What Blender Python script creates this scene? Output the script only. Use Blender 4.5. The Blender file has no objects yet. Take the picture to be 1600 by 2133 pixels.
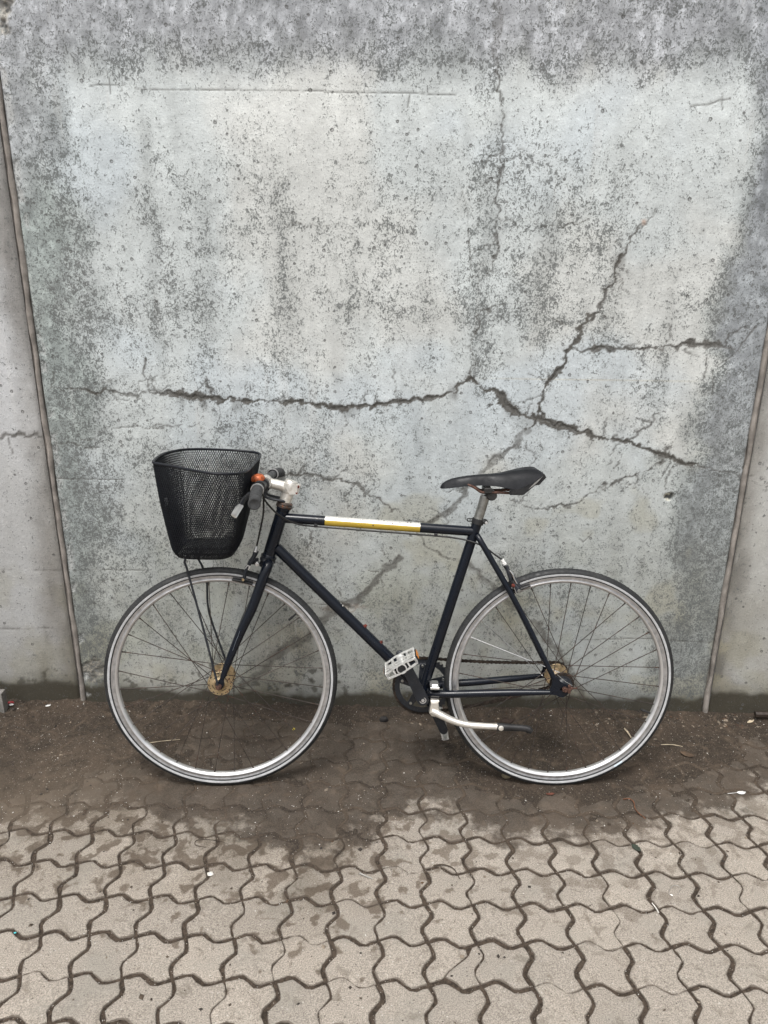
import bpy, math, random
import numpy as np
from mathutils import Vector, Matrix

random.seed(7)
rng = np.random.default_rng(11)
scene = bpy.context.scene
COL = scene.collection

# ---------------------------------------------------------------- camera
cam_data = bpy.data.cameras.new('camera')
cam_data.sensor_fit = 'VERTICAL'
cam_data.sensor_height = 36.0
cam_data.lens = 36.0 * 1629.03 / 2133.0
cam_data.clip_start = 0.02
cam_data.clip_end = 400.0
cam = bpy.data.objects.new('camera', cam_data)
COL.objects.link(cam)
CR = Vector((0.999843, 0.0152415, 0.00904219)).normalized()
CD = Vector((-0.0113194, 0.9418288, -0.33590235)).normalized()
CU = CR.cross(CD).normalized()
cam.matrix_world = Matrix(((CR.x, CU.x, -CD.x, 0.0), (CR.y, CU.y, -CD.y, 0.0), (CR.z, CU.z, -CD.z, 1.57985), (0, 0, 0, 1)))
scene.camera = cam

# ---------------------------------------------------------------- world, sun, exposure
SUN_EL, SUN_AZ = math.radians(66), math.radians(196)      # azimuth: clockwise from +Y
world = bpy.data.worlds.new('World')
scene.world = world
world.use_nodes = True
wn = world.node_tree
for _n in list(wn.nodes):
    wn.nodes.remove(_n)
sky = wn.nodes.new('ShaderNodeTexSky')
sky.sky_type = 'NISHITA'
sky.sun_disc = False
sky.sun_elevation = SUN_EL
sky.sun_rotation = SUN_AZ
sky.air_density = 1.0
sky.dust_density = 6.0
hsv = wn.nodes.new('ShaderNodeHueSaturation')
hsv.inputs['Saturation'].default_value = 0.22
bgn = wn.nodes.new('ShaderNodeBackground')
bgn.inputs['Strength'].default_value = 0.115
won = wn.nodes.new('ShaderNodeOutputWorld')
wn.links.new(sky.outputs[0], hsv.inputs['Color'])
wn.links.new(hsv.outputs[0], bgn.inputs['Color'])
wn.links.new(bgn.outputs[0], won.inputs['Surface'])
sun_data = bpy.data.lights.new('sun', 'SUN')
sun_data.energy = 1.5
sun_data.angle = math.radians(18)
sun_data.color = (1.0, 0.975, 0.945)
sun = bpy.data.objects.new('sun', sun_data)
COL.objects.link(sun)
sdir = Vector((math.sin(SUN_AZ) * math.cos(SUN_EL), math.cos(SUN_AZ) * math.cos(SUN_EL), math.sin(SUN_EL)))
sun.rotation_euler = sdir.to_track_quat('Z', 'Y').to_euler()
sun.location = (0, -3, 6)
scene.view_settings.view_transform = 'Standard'
scene.view_settings.look = 'None'
scene.view_settings.gamma = 1.0
scene.view_settings.use_curve_mapping = False
scene.view_settings.exposure = 0.52

# ---------------------------------------------------------------- node helpers
class NT:
    def __init__(self, name):
        self.m = bpy.data.materials.new(name)
        self.m.use_nodes = True
        self.t = self.m.node_tree
        for n in list(self.t.nodes):
            self.t.nodes.remove(n)
        self.out = self.t.nodes.new('ShaderNodeOutputMaterial')
        self.b = self.t.nodes.new('ShaderNodeBsdfPrincipled')
        self.t.links.new(self.b.outputs[0], self.out.inputs['Surface'])
        self.b.inputs['Specular IOR Level'].default_value = 0.28
        self.pos = None
    def set(self, sock, v):
        s = self.b.inputs[sock]
        if isinstance(v, bpy.types.NodeSocket):
            self.t.links.new(v, s)
        else:
            s.default_value = (v[0], v[1], v[2], 1.0) if (isinstance(v, tuple) and len(v) == 3) else v
    def _in(self, s, v):
        if isinstance(v, bpy.types.NodeSocket):
            self.t.links.new(v, s)
        elif isinstance(v, (tuple, list)) and len(v) == 3 and s.type == 'RGBA':
            s.default_value = (v[0], v[1], v[2], 1.0)
        else:
            s.default_value = v
    def P(self):
        if self.pos is None:
            self.pos = self.t.nodes.new('ShaderNodeNewGeometry').outputs['Position']
        return self.pos
    def scaled(self, v):
        n = self.t.nodes.new('ShaderNodeVectorMath'); n.operation = 'MULTIPLY'
        self.t.links.new(self.P(), n.inputs[0]); n.inputs[1].default_value = v
        return n.outputs[0]
    def noise(self, scale, detail=4, rough=0.55, dist=0.0, vec=None):
        n = self.t.nodes.new('ShaderNodeTexNoise')
        n.inputs['Scale'].default_value = scale
        n.inputs['Detail'].default_value = detail
        n.inputs['Roughness'].default_value = rough
        n.inputs['Distortion'].default_value = dist
        self.t.links.new(vec if vec is not None else self.P(), n.inputs['Vector'])
        return n.outputs['Fac']
    def voronoi(self, scale, feature='F1', vec=None, out='Distance', rand=1.0):
        n = self.t.nodes.new('ShaderNodeTexVoronoi')
        n.feature = feature
        n.inputs['Scale'].default_value = scale
        n.inputs['Randomness'].default_value = rand
        self.t.links.new(vec if vec is not None else self.P(), n.inputs['Vector'])
        return n.outputs[out]
    def math(self, op, a, b=0.0, c=0.0, clamp=False):
        n = self.t.nodes.new('ShaderNodeMath'); n.operation = op; n.use_clamp = clamp
        self._in(n.inputs[0], a); self._in(n.inputs[1], b); self._in(n.inputs[2], c)
        return n.outputs[0]
    def ramp(self, v, lo, hi, a=0.0, b=1.0):
        n = self.t.nodes.new('ShaderNodeMapRange'); n.interpolation_type = 'SMOOTHSTEP'
        self._in(n.inputs['Value'], v)
        self._in(n.inputs['From Min'], lo); self._in(n.inputs['From Max'], hi)
        self._in(n.inputs['To Min'], a); self._in(n.inputs['To Max'], b)
        return n.outputs[0]
    def mix(self, f, a, b, mode='MIX'):
        n = self.t.nodes.new('ShaderNodeMix'); n.data_type = 'RGBA'; n.blend_type = mode
        n.clamp_factor = True
        self._in(n.inputs[0], f); self._in(n.inputs[6], a); self._in(n.inputs[7], b)
        return n.outputs[2]
    def attr(self, name, col=False):
        n = self.t.nodes.new('ShaderNodeAttribute'); n.attribute_name = name
        return n.outputs['Color'] if col else n.outputs['Fac']
    def sep(self, v):
        n = self.t.nodes.new('ShaderNodeSeparateXYZ'); self.t.links.new(v, n.inputs[0])
        return n.outputs
    def bump(self, h, strength=0.3, dist=0.002, prev=None):
        n = self.t.nodes.new('ShaderNodeBump')
        n.inputs['Strength'].default_value = strength
        n.inputs['Distance'].default_value = dist
        self.t.links.new(h, n.inputs['Height'])
        if prev is not None:
            self.t.links.new(prev, n.inputs['Normal'])
        return n.outputs[0]
    def island(self):
        return self.t.nodes.new('ShaderNodeNewGeometry').outputs['Random Per Island']
    def objrand(self):
        return self.t.nodes.new('ShaderNodeObjectInfo').outputs['Random']
    def done(self, **kw):
        for k, v in kw.items():
            self.set(k.replace('_', ' '), v)
        return self.m

def basic(name, col, rough=0.5, metal=0.0, var=0.25, scale=30, rust=0.0, rustcol=(0.17, 0.055, 0.02), dust=0.0, coat=0.0, bump=0.0, spec=0.5):
    t = NT(name)
    n1 = t.noise(scale, 5, 0.6)
    dark = tuple(c * (1 - var) for c in col); light = tuple(min(1, c * (1 + var)) for c in col)
    c = t.mix(t.ramp(n1, 0.3, 0.7), dark, light)
    r = t.ramp(t.noise(scale * 2.3, 4), 0.25, 0.75, max(0.02, rough * 0.75), min(1, rough * 1.3))
    m = metal
    if dust > 0:
        d = t.ramp(t.math('ADD', t.noise(scale * 5, 6, 0.7), t.math('MULTIPLY', t.noise(9, 3), 0.5)), 0.82 - dust * 0.3, 1.05 - dust * 0.2)
        c = t.mix(t.math('MULTIPLY', d, dust), c, (0.26, 0.235, 0.2))
        r = t.math('ADD', r, t.math('MULTIPLY', d, 0.25), clamp=True)
    if rust > 0:
        f = t.ramp(t.math('ADD', t.noise(scale * 1.7, 8, 0.7), t.math('MULTIPLY', t.noise(14, 2), 0.3)), 0.95 - rust * 0.6, 1.08 - rust * 0.6)
        rc = t.mix(t.noise(160, 4), tuple(x * 0.55 for x in rustcol), tuple(x * 1.5 for x in rustcol))
        c = t.mix(f, c, rc)
        r = t.mix(f, r, (0.85, 0.85, 0.85)); m = t.math('MULTIPLY', t.math('SUBTRACT', 1.0, f), metal)
    t.done(Base_Color=c, Roughness=r, Metallic=m)
    t.b.inputs['Coat Weight'].default_value = coat
    t.b.inputs['Coat Roughness'].default_value = 0.12
    t.b.inputs['Specular IOR Level'].default_value = spec
    if bump > 0:
        t.set('Normal', t.bump(t.noise(scale * 6, 4, 0.6), bump, 0.001))
    return t.m

# ---------------------------------------------------------------- mesh helpers
class Fr:
    """local frame: (u along the bicycle to the right, n towards the viewer's side, w up in its plane)"""
    def __init__(self, o, u, n, w):
        self.o = np.array(o); self.A = np.array([u, n, w])
    def pts(self, P):
        return self.o + np.asarray(P, float) @ self.A
WORLD = Fr((0, 0, 0), (1, 0, 0), (0, 1, 0), (0, 0, 1))

def crm(pts, k=6):
    P = [np.array(p, float) for p in pts]
    if len(P) < 3:
        return [P[0] + (P[1] - P[0]) * t / k for t in range(k + 1)]
    Q = [2 * P[0] - P[1]] + P + [2 * P[-1] - P[-2]]
    out = []
    for i in range(1, len(Q) - 2):
        a, b, c, d = Q[i - 1:i + 3]
        for s in range(k):
            t = s / k
            out.append(0.5 * ((2 * b) + (c - a) * t + (2 * a - 5 * b + 4 * c - d) * t * t + (-a + 3 * b - 3 * c + d) * t ** 3))
    out.append(P[-1])
    return out

def unit(v):
    v = np.asarray(v, float); return v / max(1e-12, np.linalg.norm(v))

class MB:
    def __init__(self, fr=WORLD):
        self.fr = fr; self.V = []; self.F = []; self.MI = []; self.mi = 0
    def add(self, V, F):
        b = len(self.V)
        self.V.extend([tuple(v) for v in V])
        for f in F:
            self.F.append(tuple(i + b for i in f)); self.MI.append(self.mi)
    def tube(self, pts, r, seg=10, cap=True, squash=None, closed=False):
        P = [np.array(p, float) for p in pts]
        n = len(P)
        R = [r] * n if np.isscalar(r) else list(np.interp(np.linspace(0, 1, n), np.linspace(0, 1, len(r)), r))
        T = []
        for i in range(n):
            if closed:
                T.append(unit(P[(i + 1) % n] - P[i - 1]))
            else:
                T.append(unit(P[min(i + 1, n - 1)] - P[max(i - 1, 0)]))
        ref = np.array([0, 1, 0.]) if abs(T[0][1]) < 0.9 else np.array([1, 0, 0.])
        V = []
        X = unit(ref - T[0] * (ref @ T[0]))
        for i in range(n):
            X = unit(X - T[i] * (X @ T[i])); Y = np.cross(T[i], X)
            sx, sy = (1, 1) if squash is None else squash
            for k in range(seg):
                a = 2 * math.pi * k / seg
                V.append(P[i] + R[i] * (math.cos(a) * X * sx + math.sin(a) * Y * sy))
        F = []
        for i in range(n if closed else n - 1):
            j = (i + 1) % n
            for k in range(seg):
                l = (k + 1) % seg
                F.append((i * seg + k, i * seg + l, j * seg + l, j * seg + k))
        if cap and not closed:
            F.append(tuple(range(seg))[::-1]); F.append(tuple((n - 1) * seg + k for k in range(seg)))
        self.add(V, F); return self
    def lathe(self, c, axis, prof, seg=32, closed=False, a0=0.0, a1=None):
        c = np.array(c, float); ax = unit(axis)
        ref = np.array([0, 0, 1.]) if abs(ax[2]) < 0.9 else np.array([1, 0, 0.])
        X = unit(ref - ax * (ref @ ax)); Y = np.cross(ax, X)
        V = []; F = []; m = len(prof)
        full = a1 is None
        ns = seg if full else seg + 1
        for k in range(ns):
            a = a0 + (2 * math.pi if full else a1 - a0) * k / seg
            d = math.cos(a) * X + math.sin(a) * Y
            for (h, r) in prof:
                V.append(c + ax * h + d * r)
        for k in range(seg):
            l = (k + 1) % ns
            for i in range(m if closed else m - 1):
                j = (i + 1) % m
                F.append((k * m + i, k * m + j, l * m + j, l * m + i))
        self.add(V, F); return self
    def cyl(self, a, b, r, seg=16, bev=None):
        a = np.array(a, float); b = np.array(b, float); L = np.linalg.norm(b - a)
        bev = min(L, r) * 0.12 if bev is None else bev
        return self.lathe(a, b - a, [(0, 0), (0, r - bev), (bev, r), (L - bev, r), (L, r - bev), (L, 0)], seg)
    def prism(self, poly, d, bev=0.0):
        P = [np.array(p, float) for p in poly]; d = np.array(d, float); n = len(P)
        c = sum(P) / n
        if bev > 0:
            dd = unit(d) * bev
            rings = [[p + unit(c - p) * bev for p in P], [p + dd for p in P], [p + d - dd for p in P], [p + d + unit(c - p) * bev for p in P]]
        else:
            rings = [P, [p + d for p in P]]
        V = [v for r in rings for v in r]; F = []
        for q in range(len(rings) - 1):
            for i in range(n):
                j = (i + 1) % n
                F.append((q * n + i, q * n + j, (q + 1) * n + j, (q + 1) * n + i))
        F.append(tuple(range(n))[::-1]); F.append(tuple((len(rings) - 1) * n + i for i in range(n)))
        self.add(V, F); return self
    def box(self, c, sx, sy, sz, ax=None, bev=0.0):
        c = np.array(c, float)
        X, Y, Z = (np.array([1, 0, 0.]), np.array([0, 1, 0.]), np.array([0, 0, 1.])) if ax is None else [unit(a) for a in ax]
        poly = [c - Z * sz / 2 + X * sx / 2 * i + Y * sy / 2 * j for i, j in ((-1, -1), (1, -1), (1, 1), (-1, 1))]
        return self.prism(poly, Z * sz, bev)
    def blob(self, c, r, seg=8, rings=5, jit=0.0, sq=(1, 1, 1)):
        V = []; F = []; c = np.array(c, float)
        for i in range(rings + 1):
            t = math.pi * i / rings
            for k in range(seg):
                a = 2 * math.pi * k / seg
                q = 1 + (random.random() - 0.5) * jit
                V.append(c + r * q * np.array([math.sin(t) * math.cos(a) * sq[0], math.sin(t) * math.sin(a) * sq[1], math.cos(t) * sq[2]]))
        for i in range(rings):
            for k in range(seg):
                l = (k + 1) % seg
                F.append((i * seg + k, (i + 1) * seg + k, (i + 1) * seg + l, i * seg + l))
        self.add(V, F); return self
    def build(self, name, mats, parent=None, smooth=True, angle=38, label=None):
        me = bpy.data.meshes.new(name)
        P = self.fr.pts(self.V)
        off = np.array(rootloc(parent)) if parent is not None else np.zeros(3)
        me.from_pydata([tuple(p) for p in (P - off)], [], self.F)
        if not isinstance(mats, (list, tuple)):
            mats = [mats]
        for m in mats:
            me.materials.append(m)
        if len(mats) > 1:
            me.polygons.foreach_set('material_index', self.MI)
        me.validate()
        import bmesh
        bm = bmesh.new(); bm.from_mesh(me)
        bmesh.ops.remove_doubles(bm, verts=bm.verts, dist=1e-6)
        bmesh.ops.recalc_face_normals(bm, faces=bm.faces)
        bm.to_mesh(me); bm.free()
        if smooth:
            me.shade_smooth()
            me.set_sharp_from_angle(angle=math.radians(angle))
        o = bpy.data.objects.new(name, me)
        COL.objects.link(o)
        if parent is not None:
            o.parent = parent
        if label:
            o['label'] = label
        return o

def rootloc(o):
    p = Vector((0, 0, 0))
    while o is not None:
        p = p + o.location; o = o.parent
    return p

def tag(o, label=None, cat=None, group=None, kind=None):
    for k, v in (('label', label), ('category', cat), ('group', group), ('kind', kind)):
        if v:
            o[k] = v
    return o

def empty(name, loc, **kw):
    o = bpy.data.objects.new(name, None); COL.objects.link(o); o.location = loc
    o.empty_display_size = 0.1
    return tag(o, **kw)

# ---------------------------------------------------------------- numeric noise for the height fields
_T = rng.random((512, 512)).astype(np.float32)
def vnoise(x, y, s, seed=0):
    X = x * s + 37.31 * seed + 1000; Y = y * s + 91.7 * seed + 1000
    xi = np.floor(X).astype(np.int64); yi = np.floor(Y).astype(np.int64)
    fx = X - xi; fy = Y - yi
    fx = fx * fx * (3 - 2 * fx); fy = fy * fy * (3 - 2 * fy)
    g = lambda a, b: _T[(a + 17 * seed) & 511, (b + 5 * seed) & 511]
    return (g(xi, yi) * (1 - fx) + g(xi + 1, yi) * fx) * (1 - fy) + (g(xi, yi + 1) * (1 - fx) + g(xi + 1, yi + 1) * fx) * fy
def fbm(x, y, s, o=4, seed=0, rough=0.5):
    r = 0; a = 1; t = 0
    for k in range(o):
        r = r + a * vnoise(x, y, s * 2 ** k * 1.03, seed + k * 3); t += a; a *= rough
    return r / t
def sst(v, a, b):
    t = np.clip((v - a) / (b - a), 0, 1); return t * t * (3 - 2 * t)
def seg_dist(x, y, L):
    d = np.full(x.shape, 9.0, np.float32)
    for (x0, y0), (x1, y1) in zip(L[:-1], L[1:]):
        vx, vy = x1 - x0, y1 - y0
        t = np.clip(((x - x0) * vx + (y - y0) * vy) / (vx * vx + vy * vy + 1e-12), 0, 1)
        d = np.minimum(d, np.hypot(x - x0 - t * vx, y - y0 - t * vy))
    return d
def seg_dist_w(x, y, L, Wd):
    """distance to a polyline and the width given along it at the nearest place"""
    d = np.full(x.shape, 9.0, np.float32); ww = np.zeros(x.shape, np.float32)
    for (x0, y0), (x1, y1), w0, w1 in zip(L[:-1], L[1:], Wd[:-1], Wd[1:]):
        vx, vy = x1 - x0, y1 - y0
        t = np.clip(((x - x0) * vx + (y - y0) * vy) / (vx * vx + vy * vy + 1e-12), 0, 1)
        q = np.hypot(x - x0 - t * vx, y - y0 - t * vy)
        m = q < d
        d = np.where(m, q, d); ww = np.where(m, w0 + (w1 - w0) * t, ww)
    return d, ww
def grid_mesh(name, xs, ys, fn, attrs, mat, parent=None):
    """regular grid in the plane (a, b); fn gives the 3 coordinates; attrs: name -> (kind, array)"""
    me = bpy.data.meshes.new(name)
    nx, ny = len(xs), len(ys)
    A, B = np.meshgrid(xs, ys)
    co = fn(A, B)
    me.vertices.add(nx * ny)
    me.vertices.foreach_set('co', np.stack([c.ravel() for c in co], -1).astype(np.float32).ravel())
    i = np.arange((nx - 1) * (ny - 1)); r = i // (nx - 1); c = i % (nx - 1)
    v0 = r * nx + c
    q = np.stack([v0, v0 + 1, v0 + 1 + nx, v0 + nx], -1).astype(np.int32)
    me.loops.add(q.size); me.polygons.add(len(q))
    me.loops.foreach_set('vertex_index', q.ravel())
    me.polygons.foreach_set('loop_start', np.arange(0, q.size, 4, dtype=np.int32))
    me.polygons.foreach_set('loop_total', np.full(len(q), 4, dtype=np.int32))
    me.update(calc_edges=True)
    for k, arr in attrs.items():
        if arr.ndim == 3:
            a = me.attributes.new(k, 'FLOAT_COLOR', 'POINT')
            full = np.ones((nx * ny, 4), np.float32); full[:, :3] = arr.reshape(-1, 3)
            a.data.foreach_set('color', full.ravel())
        else:
            a = me.attributes.new(k, 'FLOAT', 'POINT')
            a.data.foreach_set('value', arr.astype(np.float32).ravel())
    me.materials.append(mat)
    me.shade_smooth()
    o = bpy.data.objects.new(name, me); COL.objects.link(o)
    if parent is not None:
        o.parent = parent
    return o
# ---------------------------------------------------------------- surveyed marks on the wall (metres: across, up) and on the ground
CRACKS = [(7, [1, 3, 8, 5, 4, 3, 6, 14, 10, 12, 6, 10, 16, 16, 10, 8, 8, 9, 22, 14, 10, 20, 14, 12, 16, 12, 9, 9, 12, 9, 4, 1.5, 0.3], [(-1.07, 1.13), (-0.953, 1.118), (-0.917, 1.113), (-0.864, 1.12), (-0.829, 1.102), (-0.768, 1.116), (-0.702, 1.11), (-0.622, 1.103), (-0.548, 1.094), (-0.445, 1.095), (-0.371, 1.087), (-0.297, 1.092), (-0.238, 1.078), (-0.15, 1.075), (-0.091, 1.08), (0.012, 1.096), (0.115, 1.108), (0.173, 1.117), (0.201, 1.15), (0.237, 1.165), (0.274, 1.143), (0.319, 1.129), (0.351, 1.085), (0.411, 1.061), (0.472, 1.034), (0.563, 1.013), (0.67, 0.984), (0.73, 0.977), (0.823, 0.947), (0.917, 0.909), (0.994, 0.895), (1.049, 0.88), (1.164, 0.866)]), (8, [1, 2, 6, 12, 9, 5, 5, 16, 18, 10, 12, 9, 7, 10, 8], [(0.734, 1.651), (0.705, 1.613), (0.663, 1.567), (0.646, 1.528), (0.638, 1.475), (0.611, 1.408), (0.601, 1.367), (0.556, 1.325), (0.538, 1.283), (0.513, 1.24), (0.496, 1.197), (0.463, 1.153), (0.445, 1.109), (0.449, 1.049), (0.422, 1.018)]), (4.5, [1.57, 6.75, 4.73, 6.75, 4.73, 6.75, 4.73, 1.57], [(0.526, 1.262), (0.598, 1.257), (0.67, 1.255), (0.754, 1.268), (0.797, 1.262), (0.866, 1.279), (0.966, 1.274), (1.01, 1.266)]), (2.5, [0.88, 3.75, 2.62, 3.75, 2.62, 3.75, 2.62, 3.75, 0.88], [(0.262, 2.023), (0.267, 1.977), (0.271, 1.943), (0.283, 1.873), (0.287, 1.79), (0.282, 1.716), (0.29, 1.666), (0.288, 1.564), (0.285, 1.472)]), (1.2, [0.96, 0.96], [(0.288, 1.768), (0.321, 1.775)]), (1.2, [0.96, 0.96], [(0.292, 1.664), (0.312, 1.666)]), (1.5, [1.2000000000000002, 1.2000000000000002, 1.2000000000000002, 1.2000000000000002], [(-0.716, 1.942), (-0.43, 1.941), (-0.169, 1.939), (0.155, 1.935)]), (3, [1.05, 4.5, 3.15, 4.5, 3.15, 4.5, 3.15, 1.05], [(0.855, 0.924), (0.8, 0.884), (0.743, 0.863), (0.656, 0.827), (0.585, 0.77), (0.51, 0.755), (0.448, 0.755), (0.385, 0.783)]), (3, [0.8, 2.2, 3.5], [(0.827, 1.084), (0.782, 1.038), (0.731, 0.989)]), (3, [1.05, 4.5, 3.15, 4.5, 3.15, 4.5, 1.05], [(-0.395, 0.86), (-0.319, 0.85), (-0.273, 0.857), (-0.182, 0.839), (-0.121, 0.824), (-0.044, 0.777), (0.049, 0.704)]), (2, [0.7, 3.0, 0.7], [(-0.121, 0.824), (-0.09, 0.792), (-0.045, 0.828)]), (2.5, [0.88, 3.75, 2.62, 0.88], [(-0.76, 1.254), (-0.76, 1.204), (-0.757, 1.153), (-0.752, 1.116)]), (3, [1.05, 4.5, 1.05], [(-0.573, 1.163), (-0.565, 1.126), (-0.556, 1.094)]), (1.8, [2.6, 1.8, 1.3, 0.6], [(1.063, 1.33), (1.035, 1.286), (1.013, 1.249), (0.962, 1.209)]), (1.5, [1.2000000000000002, 1.2000000000000002, 1.2000000000000002], [(-0.788, 1.984), (-0.783, 1.965), (-0.784, 1.93)]), (1.2, [0.96, 0.96, 0.96], [(-0.836, 1.947), (-0.8, 1.954), (-0.739, 1.95)]), (1.2, [0.96, 0.96], [(-0.746, 1.977), (-0.751, 1.939)]), (1.5, [1.2000000000000002, 1.2000000000000002, 1.2000000000000002, 1.2000000000000002], [(0.789, 1.911), (0.836, 1.915), (0.873, 1.926), (0.892, 1.93)]), (1.2, [0.96, 0.96], [(0.871, 1.941), (0.875, 1.903)]), (1.5, [1.2000000000000002, 1.2000000000000002], [(0.028, 1.93), (0.026, 1.901)]), (1.5, [1.2000000000000002, 1.2000000000000002, 1.2000000000000002], [(-1.404, 0.514), (-1.226, 0.515), (-1.098, 0.515)]), (1.2, [0.96, 0.96, 0.96], [(-1.442, 0.287), (-1.242, 0.292), (-1.159, 0.296)]), (1.0, [0.8, 0.8], [(-1.08, 0.832), (-0.857, 0.832)]), (1.2, [0.96, 0.96, 0.96], [(0.646, 0.281), (0.84, 0.29), (1.086, 0.279)]), (1.2, [0.96, 0.96], [(-1.098, 0.514), (-0.825, 0.518)]), (4, [1.4, 6.0, 1.4], [(-1.282, 0.963), (-1.174, 0.975), (-1.096, 0.972)]), (2, [0.7, 3.0, 0.7], [(-1.072, 0.947), (-0.997, 0.939), (-0.922, 0.93)]), (2.2, [0.77, 3.3, 2.31, 0.77], [(-0.907, 1.003), (-0.734, 1.007), (-0.598, 1.012), (-0.595, 0.967)]), (2, [0.7, 0.7], [(-0.994, 0.962), (-0.897, 0.956)]), (3, [1.05, 1.05], [(-0.974, 0.479), (-0.896, 0.48)]), (1.3, [1.04, 1.04, 1.04], [(-0.332, 0.924), (-0.301, 0.94), (-0.292, 0.957)]), (1.2, [0.96, 0.96], [(0.956, 1.202), (0.967, 1.115)]), (2, [0.7, 3.0, 0.7], [(0.189, 1.431), (0.209, 1.458), (0.282, 1.472)]), (2.5, [0.88, 3.75, 2.62, 0.88], [(0.248, 1.377), (0.237, 1.308), (0.234, 1.223), (0.237, 1.165)]), (1.5, [1.2000000000000002, 1.2000000000000002, 1.2000000000000002], [(0.413, 1.033), (0.388, 0.972), (0.332, 0.909)]), (2, [0.7, 3.0, 0.7], [(-0.31, 1.604), (-0.256, 1.598), (-0.187, 1.602)]), (1.6, [0.56, 2.4, 0.56], [(0.401, 1.597), (0.482, 1.604), (0.541, 1.622)]), (1.5, [1.2000000000000002, 1.2000000000000002, 1.2000000000000002], [(0.648, 0.672), (0.62, 0.638), (0.604, 0.651)]), (1.5, [1.2000000000000002, 1.2000000000000002, 1.2000000000000002], [(-0.333, 0.393), (-0.268, 0.407), (-0.203, 0.396)]), (1.2, [0.96, 0.96, 0.96], [(0.178, 1.709), (0.201, 1.64), (0.215, 1.485)])]
BANDS= [(13, 0.8, [(0.415, 1.011), (0.367, 0.949), (0.316, 0.917), (0.217, 0.78), (0.172, 0.731), (0.096, 0.697)]), (16, 0.85, [(0.02, 0.569), (-0.042, 0.508), (-0.114, 0.418)]), (20, 0.75, [(-0.114, 0.418), (-0.187, 0.39), (-0.287, 0.27), (-0.371, 0.231), (-0.45, 0.135), (-0.511, 0.086)]), (14, 0.6, [(0.254, 0.561), (0.325, 0.475), (0.409, 0.406)]), (18, 0.75, [(0.478, 0.348), (0.549, 0.266), (0.615, 0.174), (0.675, 0.06)]), (9, 0.55, [(0.252, 2.176), (0.256, 2.089), (0.261, 2.011)]), (10, 0.4, [(-0.724, 1.587), (-0.558, 1.595), (-0.475, 1.593), (-0.366, 1.592), (-0.283, 1.6), (-0.173, 1.604), (-0.05, 1.6), (0.101, 1.591), (0.237, 1.589), (0.318, 1.603), (0.442, 1.591), (0.529, 1.607)]), (9, 0.4, [(0.813, 1.229), (0.818, 1.143), (0.822, 1.069)]), (11, 0.8, [(0.859, 0.955), (0.835, 0.908)]), (14, 0.5, [(0.193, 1.349), (0.39, 1.358), (0.547, 1.339)]), (12, 0.35, [(-0.666, 1.77), (-0.556, 1.621), (-0.538, 1.477)]), (22, 0.3, [(-0.361, 1.711), (-0.325, 1.558), (-0.345, 1.398)]), (18, 0.35, [(0.437, 1.487), (0.404, 1.365)]), (12, 0.5, [(-0.844, 1.682), (-0.891, 1.579), (-0.925, 1.527)]), (14, 0.45, [(-0.78, 1.707), (-0.682, 1.594), (-0.669, 1.422), (-0.559, 1.369)]), (14, 0.35, [(0.252, 1.294), (0.236, 1.179)]), (16, 0.5, [(0.886, 0.566), (0.914, 0.592)]), (10, 0.45, [(-0.622, 1.096), (-0.551, 1.052), (-0.525, 0.991)])]
BOUND= [(-1.202, 1.71), (-1.093, 1.759), (-0.947, 1.801), (-0.776, 1.825), (-0.655, 1.789), (-0.487, 1.775), (-0.358, 1.731), (-0.216, 1.655), (-0.142, 1.692), (-0.039, 1.739), (0.07, 1.837), (0.208, 1.831), (0.269, 1.756), (0.414, 1.745), (0.589, 1.755), (0.718, 1.786), (0.847, 1.847), (0.966, 1.87), (1.073, 1.925), (1.184, 1.981), (1.4, 2.031)]
WY = 2.3723            # wall face

# ---------------------------------------------------------------- ground materials
def film_nodes(t):
    """0 on the clean paving, 1 in the dirty damp strip along the wall: world position against the edge of the dirt"""
    s = t.sep(t.P())
    u = t.math('DIVIDE', t.math('ADD', s[0], 1.4), 2.8, clamp=True)
    fc = t.t.nodes.new('ShaderNodeFloatCurve')
    cv = fc.mapping.curves[0]
    pts = [((x + 1.4) / 2.8, (y - 1.6) / 0.6) for x, y in BOUND if -1.4 < x < 1.4]
    cv.points[0].location = (0, pts[0][1]); cv.points[1].location = (1, pts[-1][1])
    for x, y in pts:
        cv.points.new(x, y)
    fc.mapping.update()
    t.t.links.new(u, fc.inputs['Value'])
    yb = t.math('MULTIPLY_ADD', fc.outputs[0], 0.6, 1.6)
    d = t.math('SUBTRACT', s[1], yb)
    wob = t.math('MULTIPLY_ADD', t.noise(13, 6, 0.62), 0.42, -0.21)
    d2 = t.math('ADD', d, wob)
    film = t.ramp(d2, -0.035, 0.05)
    blot = t.ramp(t.math('ADD', t.noise(21, 3, 0.5, 0.2), t.math('MULTIPLY', t.ramp(d, -0.55, 0.0), 0.18)), 0.650, 0.740)
    left = t.ramp(s[0], 0.4, 0.0, 0.55, 1.0)
    blot = t.math('MULTIPLY', blot, left)
    return d, film, blot, s

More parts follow.
